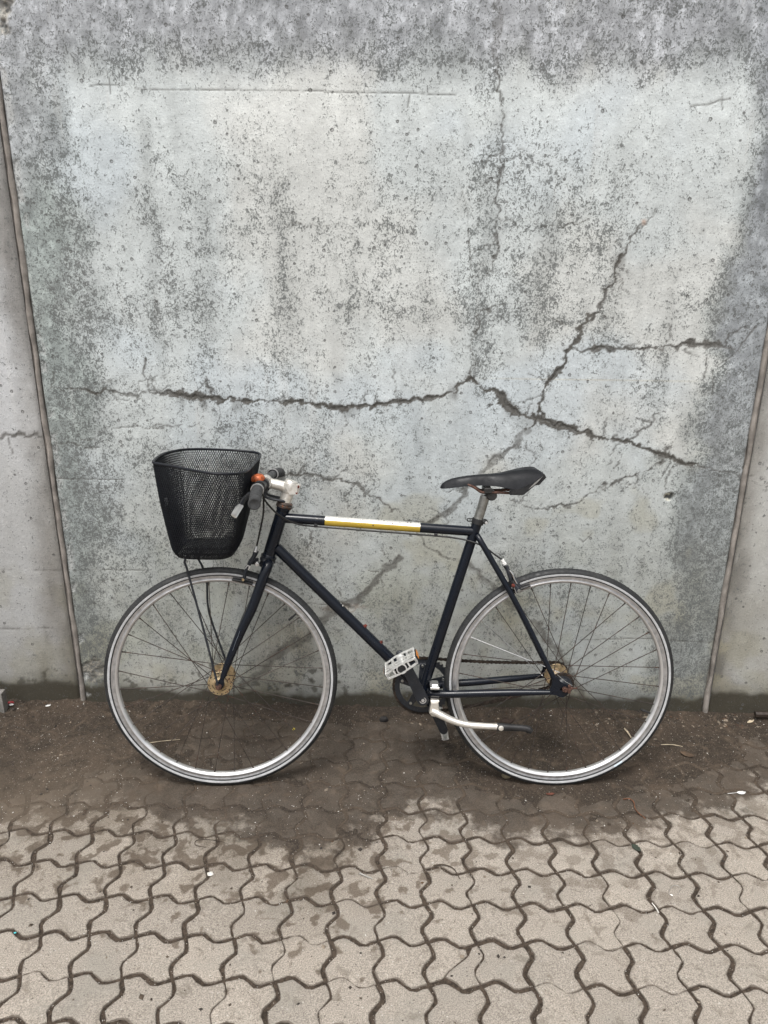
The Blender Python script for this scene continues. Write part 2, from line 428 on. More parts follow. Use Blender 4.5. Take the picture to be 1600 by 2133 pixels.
def dirt_color(t, d, s):
    n = t.noise(7, 5, 0.6)
    c = t.mix(t.ramp(n, 0.3, 0.7), (0.022, 0.017, 0.013), (0.060, 0.043, 0.031))
    # dusty, drier soil to the left, damp and smooth in the middle
    dry = t.math('MULTIPLY', t.ramp(t.math('ADD', s[0], t.math('MULTIPLY', t.noise(5, 3), 0.5)), -0.35, -0.85), t.ramp(d, 0.5, 0.02))
    c = t.mix(t.math('MULTIPLY', dry, 0.85), c, t.mix(t.noise(40, 5), (0.085, 0.066, 0.048), (0.17, 0.132, 0.098)))
    damp = t.math('MULTIPLY', t.ramp(s[0], -0.8, -0.45), t.ramp(s[0], 0.45, 0.1))
    c = t.mix(t.math('MULTIPLY', damp, 0.55), c, (0.030, 0.0245, 0.021))
    c = t.mix(t.ramp(t.noise(28, 6, 0.7, 0.5), 0.54, 0.66, 0.0, 0.5), c, (0.112, 0.084, 0.060))
    c = t.mix(t.ramp(t.noise(11, 6, 0.68, 0.6), 0.50, 0.66, 0.0, 0.7), c, (0.022, 0.017, 0.013))
    c = t.mix(t.ramp(t.noise(15, 6, 0.68, 0.4), 0.58, 0.70, 0.0, 0.55), c, (0.120, 0.088, 0.062))
    gr = t.noise(260, 3, 0.7)
    c = t.mix(t.ramp(gr, 0.35, 0.72, 0.0, 0.75), c, t.mix(t.noise(500, 1), (0.02, 0.016, 0.012), (0.17, 0.135, 0.10)))
    return c

def make_paver_mat():
    t = NT('paver_concrete')
    d, film, blot, s = film_nodes(t)
    rnd = t.objrand()
    tone = t.mix(rnd, (0.310, 0.268, 0.224), (0.465, 0.400, 0.330))
    n = t.noise(13, 6, 0.65)
    c = t.mix(t.ramp(n, 0.3, 0.72), t.mix(0.5, tone, (0.22, 0.19, 0.155)), tone)
    fine = t.noise(330, 4, 0.75)
    c = t.mix(t.ramp(fine, 0.28, 0.72, 0, 1), t.mix(0.80, c, (0.10, 0.088, 0.075)), t.mix(0.42, c, (0.62, 0.57, 0.50)))
    # sand grains and small pits
    v = t.voronoi(115, out='Distance'); vc = t.sep(t.voronoi(115, out='Color'))
    pit = t.math('MULTIPLY', t.ramp(v, 0.26, 0.14), t.ramp(vc[0], 0.86, 0.90))
    lt = t.math('MULTIPLY', t.ramp(v, 0.30, 0.18), t.ramp(vc[1], 0.88, 0.92))
    c = t.mix(t.math('MULTIPLY', pit, 0.75), c, (0.06, 0.05, 0.04))
    c = t.mix(t.math('MULTIPLY', lt, 0.5), c, (0.55, 0.52, 0.47))
    c = t.mix(t.ramp(t.noise(6.5, 5, 0.62), 0.47, 0.68, 0.0, 0.5), c, (0.235, 0.222, 0.192))
    c = t.mix(t.math('MULTIPLY', blot, 0.72), c, (0.088, 0.064, 0.044))
    sm = t.ramp(t.math('ADD', t.noise(23, 5, 0.65, 0.6), t.math('MULTIPLY', t.attr('edge'), 0.05)), 0.565, 0.66)
    c = t.mix(t.math('MULTIPLY', sm, 0.42), c, (0.125, 0.105, 0.082))
    # dirt carried up from the joints onto the rims
    e = t.math('ADD', t.attr('edge'), t.math('MULTIPLY_ADD', t.noise(24, 6, 0.72), 3.0, -1.55))
    c = t.mix(t.ramp(e, 0.45, 1.0, 0.0, 0.72), c, (0.095, 0.076, 0.06))
    vl = t.math('MULTIPLY', t.ramp(s[0], 0.15, -0.25), t.ramp(d, -0.42, 0.0))
    vl = t.math('MULTIPLY', vl, t.ramp(t.noise(8, 5, 0.6), 0.35, 0.62, 0.25, 0.8))
    c = t.mix(vl, c, t.mix(1.0, c, (0.52, 0.49, 0.45), 'MULTIPLY'))
    dc = dirt_color(t, d, s)
    f2 = t.math('MULTIPLY', film, 0.96)
    c = t.mix(f2, c, t.mix(0.88, t.mix(0.5, c, (0.11, 0.09, 0.07)), dc))
    rough = t.ramp(film, 0, 1, 0.9, 0.8)
    h = t.math('ADD', fine, t.math('MULTIPLY', t.noise(60, 5, 0.6), 1.2))
    h = t.math('SUBTRACT', h, t.math('MULTIPLY', pit, 1.5))
    t.done(Base_Color=c, Roughness=rough, Normal=t.bump(h, 0.45, 0.0022))
    return t.m

def make_soil_mat():
    t = NT('soil')
    d, film, blot, s = film_nodes(t)
    dc = dirt_color(t, d, s)
    jc = t.mix(t.ramp(t.noise(110, 5, 0.7), 0.3, 0.7), (0.034, 0.026, 0.019), (0.100, 0.075, 0.056))
    c = t.mix(film, jc, dc)
    c = t.mix(t.math('MULTIPLY', t.attr('joint'), t.math('MULTIPLY', t.math('MULTIPLY', film, t.ramp(t.noise(10, 3), 0.4, 0.6)), 0.55)), c, (0.125, 0.094, 0.068))
    v = t.voronoi(210, out='Distance'); vc = t.sep(t.voronoi(210, out='Color'))
    lt = t.math('MULTIPLY', t.ramp(v, 0.32, 0.2), t.ramp(vc[1], 0.90, 0.93))
    c = t.mix(t.math('MULTIPLY', lt, 0.75), c, (0.38, 0.34, 0.29))
    h = t.math('ADD', t.noise(220, 5, 0.7), t.math('MULTIPLY', t.noise(60, 4, 0.6), 1.5))
    t.done(Base_Color=c, Roughness=0.88, Normal=t.bump(h, 1.0, 0.005))
    return t.m
MAT_PAVER = make_paver_mat()
MAT_SOIL = make_soil_mat()
MAT_FAR = basic('far_ground', (0.20, 0.178, 0.155), 0.9, var=0.3, scale=6)

# ---------------------------------------------------------------- paving lattice
LO = np.array((-0.2482, 1.73824)); LA = np.array((0.11523, -0.00014)); LB = np.array((-0.0003, -0.1115))
_jit = {}
def corner(i, j):
    if (i, j) not in _jit:
        r = random.Random(i * 1000 + j)
        _jit[(i, j)] = LO + i * LA + j * LB + np.array((r.uniform(-.0016, .0016), r.uniform(-.0016, .0016)))
    return _jit[(i, j)]
# joints that are only shallow, nearly closed grooves (H: along a row, V: between columns)
CLOSED = {('V', 7, 2): .002, ('V', 7, 1): .004, ('H', 6, 3): .0015, ('H', 5, 4): .0015, ('H', 7, 4): .0015, ('H', 8, 2): .003,
          ('H', 10, 1): .003, ('H', 1, 4): .0015, ('V', 0, 3): .002, ('V', 1, 4): .004, ('H', 1, 2): .003, ('V', 1, 0): .004,
          ('H', 2, 1): .0015, ('V', 2, 2): .004, ('V', 0, 1): .005, ('H', 1, 0): .003, ('H', 0, 3): .0012, ('H', -5, 4): .003,
          ('V', -3, 3): .005, ('V', -1, 4): .003, ('V', -1, 2): .004, ('H', 9, 0): .003, ('V', 10, 1): .003, ('V', 4, 3): .004,
          ('V', 4, 1): .004, ('V', 3, 0): .005, ('V', 8, 3): .005, ('H', 7, 0): .005, ('V', 3, -1): .003, ('V', 9, 4): .004}
def gap(kind, i, j):
    if (kind, i, j) in CLOSED:
        return CLOSED[(kind, i, j)]
    r = random.Random(hash((1 if kind == 'H' else 2, i, j)) & 0xffff)
    if not (-7 < i < 11 and -1 < j < 5) and r.random() < 0.14:
        return 0.004
    return r.uniform(0.0074, 0.0118)
PROF = [(0, 0), (.12, .048), (.25, .098), (.36, .100), (.50, .0), (.63, -.092), (.75, -.096), (.88, -.046), (1, 0)]
def edge(kind, i, j):
    """points and unit normals (to the left of travel) of one wavy joint line"""
    a = corner(i, j); b = corner(i + 1, j) if kind == 'H' else corner(i, j + 1)
    d = b - a; n = np.array((-d[1], d[0]))
    amp = 1.0 if kind == 'H' else 1.05
    P = [a + d * t + n * o * amp for t, o in PROF]
    if kind == 'V':
        P = [a + d * t + n * o * amp for t, o in PROF]
    return P
def paver_outline(i, j):
    """corners (i,j) far-left, (i+1,j) far-right; next row j+1 is nearer the viewer.  Counter-clockwise seen from above"""
    near = edge('H', i, j + 1); right = edge('V', i + 1, j)[::-1]; far = edge('H', i, j)[::-1]; left = edge('V', i, j)
    gs = (gap('H', i, j + 1), gap('V', i + 1, j), gap('H', i, j), gap('V', i, j))
    out = []
    sides = [near, right, far, left]
    R = random.Random(i * 77 + j * 1313)
    nn = []
    for k, S in enumerate(sides):
        N = []
        for q in range(len(S)):
            a = S[max(q - 1, 0)]; b = S[min(q + 1, len(S) - 1)]
            t = unit(b - a); N.append(np.array((-t[1], t[0])) * gs[k] / 2)
        nn.append(N)
    for k, S in enumerate(sides):
        for q in range(len(S) - 1):
            if q == 0:
                off = nn[k][0] + nn[k - 1][-1]
            else:
                off = nn[k][q]
            out.append(S[q] + off + np.array((R.uniform(-.0015, .0015), R.uniform(-.0015, .0015))))
    return out
def paver_mesh(name, polys, tilt):
    """one mesh: pavers given as (outline, height offset)"""
    V = []; F = []; E = []
    for (out, dz, tx, ty) in polys:
        c = sum(out) / len(out); n = len(out); b = len(V)
        def ring(s, z, e):
            for p in out:
                v = c - p; L = np.linalg.norm(v)
                q = p + v / L * s
                V.append((q[0], q[1], z + dz + tx * (q[0] - c[0]) + ty * (q[1] - c[1]))); E.append(e)
        ring(-.0006, -0.030, 1); ring(-.0004, -0.0026, 1); ring(0.0010, -0.0007, .8); ring(0.0035, 0, .35); ring(0.014, 0.0003, 0)
        for r in range(4):
            for k in range(n):
                l = (k + 1) % n
                F.append((b + r * n + k, b + r * n + l, b + (r + 1) * n + l, b + (r + 1) * n + k))
        F.append(tuple(b + 4 * n + k for k in range(n)))
    me = bpy.data.meshes.new(name)
    me.from_pydata(V, [], F)
    a = me.attributes.new('edge', 'FLOAT', 'POINT'); a.data.foreach_set('value', np.array(E, np.float32))
    me.materials.append(MAT_PAVER)
    me.shade_smooth(); me.set_sharp_from_angle(angle=math.radians(50))
    o = bpy.data.objects.new(name, me); COL.objects.link(o)
    return o

# soil bed: fills the joints, and lies over the pavers towards the wall
bx = np.array([p[0] for p in BOUND]); by = np.array([p[1] for p in BOUND])
def soil_height(X, Y):
    yb = np.interp(X, bx, by)
    d = Y - yb
    w = fbm(X, Y, 9, 4, 3) * 0.22 - 0.11
    film = sst(d + w, -0.06, 0.05)
    base = -0.0036 + 0.0024 * film + (fbm(X, Y, 55, 3, 5) - 0.5) * 0.0030
    # mounds: right half and far left heavy, middle only a skin
    heavy = np.clip(sst(X, 0.05, 0.45) * sst(d, 0.10, 0.34) + sst(X, -0.45, -0.85) * 0.75 * sst(d, 0.08, 0.38) + sst(Y, WY - 0.13, WY - 0.01) * 0.8, 0, 1)
    heavy = heavy * (0.35 + 0.9 * sst(fbm(X, Y, 5, 3, 9), 0.32, 0.6))
    m = heavy * (0.0085 + (fbm(X, Y, 24, 5, 12, 0.66) - 0.42) * 0.024)
    m = m + heavy * sst(fbm(X, Y, 60, 3, 15), 0.62, 0.8) * 0.004
    return base + m, film
def joint_field(X, Y):
    """closeness to a joint line, for the faint trace of the joints under the dirt"""
    inv = np.linalg.inv(np.array([[LA[0], LB[0]], [LA[1], LB[1]]]))
    dx = X - LO[0]; dy = Y - LO[1]
    I = inv[0, 0] * dx + inv[0, 1] * dy; J = inv[1, 0] * dx + inv[1, 1] * dy
    t = np.array([p[0] for p in PROF]); o = np.array([p[1] for p in PROF])
    hj = J + np.interp(I % 1, t, o) * 1.0; vi = I - np.interp(J % 1, t, o) * 1.05
    dj = np.abs(hj - np.round(hj)); di = np.abs(vi - np.round(vi))
    return 1 - sst(np.minimum(dj, di), 0.02, 0.06)
xs = np.unique(np.concatenate([np.linspace(-3.5, -1.4, 60), np.arange(-1.4, 1.4, 0.0052), np.linspace(1.4, 3.5, 60)]))
ys = np.unique(np.concatenate([np.linspace(-0.5, 1.1, 50), np.arange(1.1, WY + 0.03, 0.0046)]))
_A, _B = np.meshgrid(xs, ys)
SH, SF = soil_height(_A, _B)
pavement = grid_mesh('pavement', xs, ys, lambda a, b: (a, b, SH), {'joint': joint_field(_A, _B)}, MAT_SOIL)
tag(pavement, kind='structure')
def soil_z(x, y):
    return float(soil_height(np.array([x], float), np.array([y], float))[0][0])
def ground_z(x, y):
    return max(soil_z(x, y), 0.0)

field = []
for j in range(-6, 16):
    for i in range(-29, 34):
        out = paver_outline(i, j)
        c = sum(out) / len(out)
        if c[1] > WY - 0.03 or c[1] < -0.2:
            continue
        R = random.Random(i * 31 + j * 977)
        dz = R.uniform(-.0011, .0011); tx = R.uniform(-.012, .012); ty = R.uniform(-.012, .012)
        lim = 0.95 + (c[1] - 1.2) * 0.42
        if 1.12 < c[1] and -lim - .02 < c[0] < lim + .02:
            if (i, j) == (3, 3):
                # broken paver: its near-left corner piece is cracked off
                n = len(out)
                cr_ = [(0.86, -0.05), (0.80, .28), (0.68, .40), (0.55, .52), (0.40, .66), (0.30, .80), (0.34, 1.1)]
                P0, P1, P3 = corner(3, 3), corner(4, 3), corner(3, 4)
                line = [P0 + (P1 - P0) * u_ + (P3 - P0) * v_ for u_, v_ in cr_]
                def side(p):
                    best = min(range(len(line) - 1), key=lambda q: np.linalg.norm(p - (line[q] + line[q + 1]) / 2))
                    a, b = line[best], line[best + 1]
                    return (b[0] - a[0]) * (p[1] - a[1]) - (b[1] - a[1]) * (p[0] - a[0])
                for sgn in (1, -1):
                    keep = [p for p in out if side(p) * sgn > 0]
                    # order: rotate so that the gap in the outline closes along the crack
                    idx = [q for q in range(n) if side(out[q]) * sgn > 0]
                    start = next((k for k in range(len(idx)) if (idx[k] - idx[k - 1]) % n != 1), 0)
                    seq = [out[idx[(start + k) % len(idx)]] for k in range(len(idx))]
                    inner = line[1:-1]
                    if np.linalg.norm(seq[-1] - inner[0]) > np.linalg.norm(seq[-1] - inner[-1]):
                        inner = inner[::-1]
                    cc = sum(seq) / len(seq)
                    seq = seq + [p + unit(cc - p) * 0.0016 for p in inner]
                    o = paver_mesh('paver', [(seq, dz + sgn * .0006, tx, ty)], 0)
                    o.parent = pavement
                    o['label'] = 'cracked paver, larger piece' if len(keep) > n / 2 else 'piece broken off the cracked paver'
                continue
            o = paver_mesh('paver', [(out, dz, tx, ty)], 0)
            o.parent = pavement
        else:
            field.append((out, dz, tx, ty))
far = paver_mesh('paver_field', field, 0)
far.parent = pavement; far['kind'] = 'stuff'
g = MB(); g.add([(-60, -60, -0.035), (60, -60, -0.035), (60, 30, -0.035), (-60, 30, -0.035)], [(0, 1, 2, 3)])
# ground beyond the detailed paving: four sheets round it, as one mesh, a little below the paver tops
g = MB(); z = -0.003
for x0, y0, x1, y1 in ((-60, -60, 60, -0.3), (-60, -0.3, -3.4, 30), (3.4, -0.3, 60, 30), (-3.4, WY + 0.35, 3.4, 30)):
    g.add([(x0, y0, z), (x1, y0, z), (x1, y1, z), (x0, y1, z)], [(0, 1, 2, 3)])
tag(g.build('ground', MAT_FAR, smooth=False), kind='structure')
g = MB(); g.add([(-3.6, -0.6, -0.034), (3.6, -0.6, -0.034), (3.6, WY + .4, -0.034), (-3.6, WY + .4, -0.034)], [(0, 1, 2, 3)])
tag(g.build('subsoil', MAT_FAR, smooth=False), kind='structure')

# ---------------------------------------------------------------- the concrete wall
def make_wall_mat():
    t = NT('weathered_concrete')
    base = t.attr('tone', True)
    sp = t.attr('grime'); ck = t.attr('crack'); hl = t.attr('halo')
    v1 = t.scaled((1.0, 1.0, 0.82))
    w1 = t.noise(125, 5, 0.62, 0.9, v1)
    w2 = t.noise(240, 4, 0.62, 0.5, v1)
    clump = t.noise(30, 4, 0.6, 0.0, v1)
    warp = w1; n2 = w2
    dens = t.math('ADD', sp, t.math('MULTIPLY_ADD', clump, 1.5, -0.75))
    base = t.mix(t.math('MULTIPLY', t.ramp(dens, 0.0, 1.2), 0.26), base, t.mix(1.0, base, (0.50, 0.52, 0.52), 'MULTIPLY'))
    k1 = t.ramp(t.math('SUBTRACT', w1, t.math('MULTIPLY_ADD', dens, -0.155, 0.660)), -0.012, 0.030)
    k2 = t.ramp(t.math('SUBTRACT', w2, t.math('MULTIPLY_ADD', dens, -0.150, 0.665)), -0.012, 0.035)
    fd = t.mix(t.noise(3, 3), (0.105, 0.120, 0.117), (0.135, 0.135, 0.132))
    c = t.mix(t.math('MULTIPLY', k2, 0.62), base, fd)
    c = t.mix(t.math('MULTIPLY', k1, 0.76), c, fd)
    lt = t.ramp(t.noise(130, 5, 0.65, 0.8, v1), 0.53, 0.66)
    c = t.mix(t.math('MULTIPLY', lt, 0.34), c, t.mix(1.0, c, (1.42, 1.42, 1.40), 'MULTIPLY'))
    dk = t.ramp(t.noise(330, 3, 0.7), 0.52, 0.72)
    c = t.mix(t.math('MULTIPLY', dk, 0.34), c, t.mix(1.0, c, (0.55, 0.55, 0.55), 'MULTIPLY'))
    # air-bubble pits of two sizes, each with a dark rim
    hs = t.math('MULTIPLY', warp, 0.0)
    for sc, lo, hi, st in ((34, 0.80, 0.82, 0.80), (82, 0.80, 0.82, 0.70)):
        v = t.voronoi(sc); vc = t.sep(t.voronoi(sc, out='Color'))
        on = t.ramp(vc[0], lo, hi)
        rad = t.math('MULTIPLY_ADD', vc[1], 0.13, 0.06)
        dist = t.math('ADD', v, t.math('MULTIPLY_ADD', n2, 0.22, -0.11))
        ring = t.math('MULTIPLY', on, t.ramp(t.math('ABSOLUTE', t.math('SUBTRACT', dist, rad)), 0.055, 0.01))
        core = t.math('MULTIPLY', on, t.ramp(dist, rad, t.math('MULTIPLY', rad, 0.6)))
        c = t.mix(t.math('MULTIPLY', t.math('ADD', ring, t.math('MULTIPLY', core, 0.55), clamp=True), st), c, (0.105, 0.105, 0.10))
        hs = t.math('ADD', hs, core)
    # hairline crazing where grime sits
    wv = t.t.nodes.new('ShaderNodeVectorMath'); wv.operation = 'MULTIPLY_ADD'
    nc = t.t.nodes.new('ShaderNodeTexNoise'); nc.inputs['Scale'].default_value = 7; nc.inputs['Detail'].default_value = 6; nc.inputs['Roughness'].default_value = .65
    t.t.links.new(t.P(), nc.inputs['Vector']); t.t.links.new(nc.outputs['Color'], wv.inputs[0]); wv.inputs[1].default_value = (.22, .22, .22); t.t.links.new(t.P(), wv.inputs[2])
    for sc_, th_, am_ in ((3.1, .0035, .55), (9.0, .007, .42)):
        ed = t.voronoi(sc_, 'DISTANCE_TO_EDGE', wv.outputs[0])
        hm = t.math('MULTIPLY', t.ramp(ed, th_, th_ * .3), t.ramp(t.noise(2.6 * sc_ ** .5, 3), .52, .62))
        c = t.mix(t.math('MULTIPLY', hm, am_), c, (0.10, 0.10, 0.095))
    c = t.mix(t.math('MULTIPLY', hl, t.ramp(warp, 0.3, 0.6, 0.88, 1.0)), c, t.mix(t.noise(60, 4), (0.070, 0.064, 0.055), (0.102, 0.095, 0.083)))
    c = t.mix(t.math('MULTIPLY', ck, 0.8), c, (0.050, 0.047, 0.042))
    h = t.math('ADD', warp, t.math('MULTIPLY', n2, 0.6))
    h = t.math('SUBTRACT', h, t.math('MULTIPLY', hs, 1.3))
    t.done(Base_Color=c, Roughness=t.ramp(hl, 0, 1, 0.9, 0.75), Normal=t.bump(h, 0.5, 0.0028))
    return t.m
MAT_WALL = make_wall_mat()

def wall_fields(X, Z, panel):
    """tone (rgb albedo), grime, crack, halo, depth for points of the wall face"""
    wx = X + (fbm(X, Z, 45, 4, 21) - .5) * 0.034 + (fbm(X, Z, 9, 2, 22) - .5) * 0.012
    wz = Z + (fbm(X, Z, 45, 4, 23) - .5) * 0.034 + (fbm(X, Z, 9, 2, 24) - .5) * 0.012
    px = 0.00147
    crack = np.zeros(X.shape); halo = np.zeros(X.shape)
    along = fbm(X, Z, 15, 3, 25, .5); jag = fbm(X, Z, 130, 3, 26, .7)
    for w, Wd, L in CRACKS:
        if w > 6.5:
            Wd = [q * .85 for q in Wd]
        x0 = min(p[0] for p in L) - .08; x1 = max(p[0] for p in L) + .08
        z0 = min(p[1] for p in L) - .08; z1 = max(p[1] for p in L) + .08
        if x1 < X.min() or x0 > X.max():
            continue
        m = (X > x0) & (X < x1) & (Z > z0) & (Z < z1)
        if not m.any():
            continue
        f_ = .18 if w <= 1.5 else (.25 if w == 1.8 else 1.0)
        d, wd = seg_dist_w(X[m] + (wx[m] - X[m]) * f_, Z[m] + (wz[m] - Z[m]) * f_, L, Wd)
        a = along[m]
        core = np.exp(-(d / (0.0012 + 0.00012 * wd)) ** 2) * np.clip(0.30 + wd * 0.05, 0, .75) * sst(a, .22, .5)
        hw = px * .5 * wd * (0.45 + 1.25 * sst(a, .28, .72)) + (jag[m] - .5) * .0056 * np.minimum(1, wd / 6)
        hal = (1 - sst(d, hw - .0005, hw + .0020)) * np.clip(0.46 + wd * .07, 0, .96)
        crack[m] = np.maximum(crack[m], core); halo[m] = np.maximum(halo[m], hal)
        if w > 5:      # damp bleeding down from the wide cracks
            dd, _w = seg_dist_w(wx[m], wz[m] + 0.016, L, Wd)
            drip = (1 - sst(dd, .006, .034)) * sst(vnoise(X[m], Z[m] * .25, 30, 31), .50, .85) * .60 * sst(_w, 5, 12)
            halo[m] = np.maximum(halo[m], drip)
    band = np.zeros(X.shape)
    for w, s, L in BANDS:
        x0 = min(p[0] for p in L) - .15; x1 = max(p[0] for p in L) + .15
        z0 = min(p[1] for p in L) - .15; z1 = max(p[1] for p in L) + .15
        m = (X > x0) & (X < x1) & (Z > z0) & (Z < z1)
        if not m.any():
            continue
        d = seg_dist(wx[m], wz[m], L); hw = px * w * (.62 if s >= .55 else 1.0)
        v = (1 - sst(d, hw * .55, hw * 1.1)) * s * (.55 + .6 * along[m])
        if s >= .55:
            halo[m] = np.maximum(halo[m], v * .95)
        else:
            band[m] = np.maximum(band[m], v * .75)
    n_big = fbm(X, Z, 2.2, 4, 41); n_mid = fbm(X, Z, 6.5, 4, 42); n_st = fbm(X, Z * .28, 17, 4, 43, .6); n_hi = fbm(X, Z, 32, 4, 44, .6)
    tone = np.empty(X.shape + (3,), np.float32)
    light = np.array((0.610, 0.650, 0.650)); cream = np.array((0.635, 0.645, 0.622)); bluish = np.array((0.590, 0.648, 0.680))
    c = light + (cream - light) * (sst(n_big, .50, .66) * .8)[..., None]
    c = c + (bluish - c) * (sst(fbm(X, Z, 2.7, 3, 47), .52, .7) * .8)[..., None]
    v_st = fbm(X, Z * .09, 22, 4, 48, .6)
    c = c * (0.60 + 0.22 * n_mid + .20 * n_st + .22 * (n_hi - .5) + .12 * n_big + .26 * v_st)[..., None]
    grime = sst(n_mid * .35 + n_st * .35 + v_st * .30, .38, .68) * .44 + .21
    low = (1 - sst(Z, .05, 1.25)) ** .75
    if panel == 'middle':
        # borders: pale field inside a darker, streaked frame
        left = 1 - sst(X + (fbm(X, Z, 7, 5, 51, .65) - .5) * .26 + .05 * (1 - sst(Z, .5, 1.5)), -1.02, -0.86)
        left = left * (0.45 + .45 * sst(Z, .2, 1.2))
        right = sst(X + (fbm(X, Z, 7, 4, 52, .6) - .5) * .16 + (0.045 * (1 - sst(Z, .3, 1.5))), .90, 1.02)
        right = right * (0.5 + .5 * sst(Z, .1, 1.3))
        topz = Z + (n_st - .5) * .11 + (fbm(X, Z, 8, 4, 53, .6) - .5) * .11
        top = sst(topz, 1.925, 2.085)
        frame = np.clip(np.maximum(np.maximum(left, right), top), 0, 1)
        fcol = np.array((0.275, 0.312, 0.300)) + (np.array((0.405, 0.420, 0.445)) - np.array((0.275, 0.312, 0.300))) * (sst(Z + (n_big - .5) * .9, 1.55, 2.1))[..., None]
        fcol = fcol + (np.array((0.27, .285, .31)) - fcol) * (right * .8)[..., None]
        fcol = fcol * (0.45 + .85 * n_st + .25 * n_mid + .9 * (n_hi - .5))[..., None]
        cur = sst(fbm(X, Z * .6, 60, 4, 57, .65), .50, .66)
        fcol = fcol * (1 + .42 * cur)[..., None]
        lf = sst(n_st * .5 + n_mid * .5, .52, .72) * top
        fcol = fcol * (1 - .30 * lf)[..., None]
        c = c + (fcol - c) * (frame * .92)[..., None]
        grime = np.clip(grime * (1 - frame * .35) + frame * .34 + frame * (1 - frame) * 1.7, 0, 1.05)
        # mottled bands inside the pale field
        blot = sst(fbm(X, Z * .7, 4.2, 5, 55, .6), .50, .66) * (1 - .6 * sst(X, .55, .85) * sst(Z, 1, 1.2))
        grime = np.clip(grime + .20 * blot * (1 - frame), 0, 1)
        hb = np.exp(-((Z - 1.34) / .07) ** 2) * .35 + np.exp(-((Z - 1.56) / .05) ** 2) * .18 + np.exp(-((Z - .80) / .2) ** 2) * .05
        grime = np.clip(grime + hb * sst(n_mid, .38, .6) * (1 - frame), 0, 1)
        for xc_, wd_, am_, z0_, z1_ in ((-.70, .020, .26, 1.15, 1.95), (-.55, .03, .22, 1.2, 1.8), (-.33, .035, .30, 1.25, 1.8), (-.12, .02, .14, 1.2, 1.7), (.10, .02, .12, 1.1, 1.6), (.26, .03, .24, 1.1, 1.9), (.43, .035, .28, 1.2, 1.75), (.62, .03, .16, 1.2, 1.9), (.80, .025, .26, .95, 1.5), (-.90, .03, .25, .9, 1.6), (-.46, .02, .2, .7, 1.1), (.05, .02, .15, .7, 1.1)):
            g_ = np.exp(-((X - xc_ + (n_mid - .5) * .07 + (n_hi - .5) * .03) / wd_) ** 2) * sst(Z + (n_mid - .5) * .3, z0_ - .05, z0_ + .15) * (1 - sst(Z + (n_mid - .5) * .3, z1_ - .15, z1_ + .05))
            grime = np.clip(grime + g_ * am_ * 1.25 * (1 - frame), 0, 1)
            c = c * (1 - .10 * g_ * am_ * 4 * (1 - frame))[..., None]
        # brighter band just under the dark top
        br = np.exp(-((Z - 1.90) / .10) ** 2) * (1 - frame)
        c = c * (1 + .10 * br)[..., None]; grime = grime * (1 - .45 * br)
    else:
        if panel == 'left':
            near = 1 - sst(-1.10 - X + (n_mid - .5) * .14, .01, .11)
            c = c * 0 + np.array((.55, .56, .57)) * (0.86 + .28 * n_mid)[..., None]
            c = c + (np.array((.30, .285, .262)) * (.8 + .45 * n_st)[..., None] - c) * (near * .75)[..., None]
        else:
            near = 1 - sst(X - 1.11 + (n_mid - .5) * .1, .0, .08)
            c = c * 0 + np.array((.56, .565, .55)) * (0.86 + .28 * n_mid)[..., None]
            c = c + (np.array((.28, .265, .24)) * (.8 + .45 * n_st)[..., None] - c) * (near * .75)[..., None]
        st = sst(n_st, .42, .62)
        c = c * (1 - near * (.05 + .25 * st))[..., None]
        grime = np.clip(.06 + .20 * near * st + .14 * sst(n_mid, .5, .7), 0, 1)
        c = c * (1 - .14 * sst(Z, 1.0, 1.9) * (panel == 'left'))[..., None]
    grime = np.clip(grime + band * .8 + low * .06, 0, 1)
    # lower down: darker, greyer and browner
    k = low * (.72 + .8 * (n_mid - .5) + .5 * (n_st - .5))
    c = c * (1 - k[..., None] * np.array((.56, .585, .64)))
    k2 = sst(fbm(X, Z, 5, 4, 61), .55, .68) * (1 - sst(Z, .35, .8)) * .35
    c = c * (1 - k2[..., None] * np.array((.25, .28, .45)))
    # ochre patches
    k3 = sst(fbm(X, Z, 6, 3, 62), .62, .72) * (1 - sst(Z, .75, 1.0)) * sst(X, -.6, -.2) * .32
    c = c + (np.array((.36, .33, .22)) - c) * k3[..., None]
    # streaks of lime
    k4 = sst(vnoise(X, Z * .06, 60, 63), .80, .93) * sst(n_mid, .45, .6) * .22
    c = c + (np.array((.62, .62, .60)) - c) * k4[..., None]
    # soaked foot of the wall
    edge_ = .052 + (fbm(X, Z, 12, 4, 71) - .5) * .055 + .030 * np.exp(-((X + 1.2) / .22) ** 2) + .022 * sst(X, 1.10, 1.12)
    wet = 1 - sst(Z, edge_ - .008, edge_ + .018)
    wet2 = 1 - sst(Z, edge_, edge_ + .07)
    c = c + (np.array((.085, .078, .055)) - c) * (wet2 * .42)[..., None]
    c = c + (np.array((.046, .040, .028)) - c) * (wet * .93)[..., None]
    grime = grime * (1 - wet * .8)
    # splash spots
    R = random.Random(5)
    for q in range(95):
        if R.random() < .75:
            x, z = R.uniform(-1.06, -.12), abs(R.gauss(0, .045)) + .055
        else:
            x, z = R.uniform(-1.4, -1.12), abs(R.gauss(0, .03)) + .06
        if z > .19:
            continue
        r = R.uniform(.003, .009); el = R.uniform(.6, 1.9)
        m = (np.abs(X - x) < .04) & (np.abs(Z - z) < .05)
        if not m.any():
            continue
        s = (1 - sst(np.hypot((wx[m] - x) / 1.3, (wz[m] - z) / el), r * .6, r * 1.2)) * .7
        c[m] = c[m] + (np.array((.06, .055, .042)) - c[m]) * s[..., None]
    depth = -crack * .004 + (n_hi - .5) * .0016 + (n_mid - .5) * .003
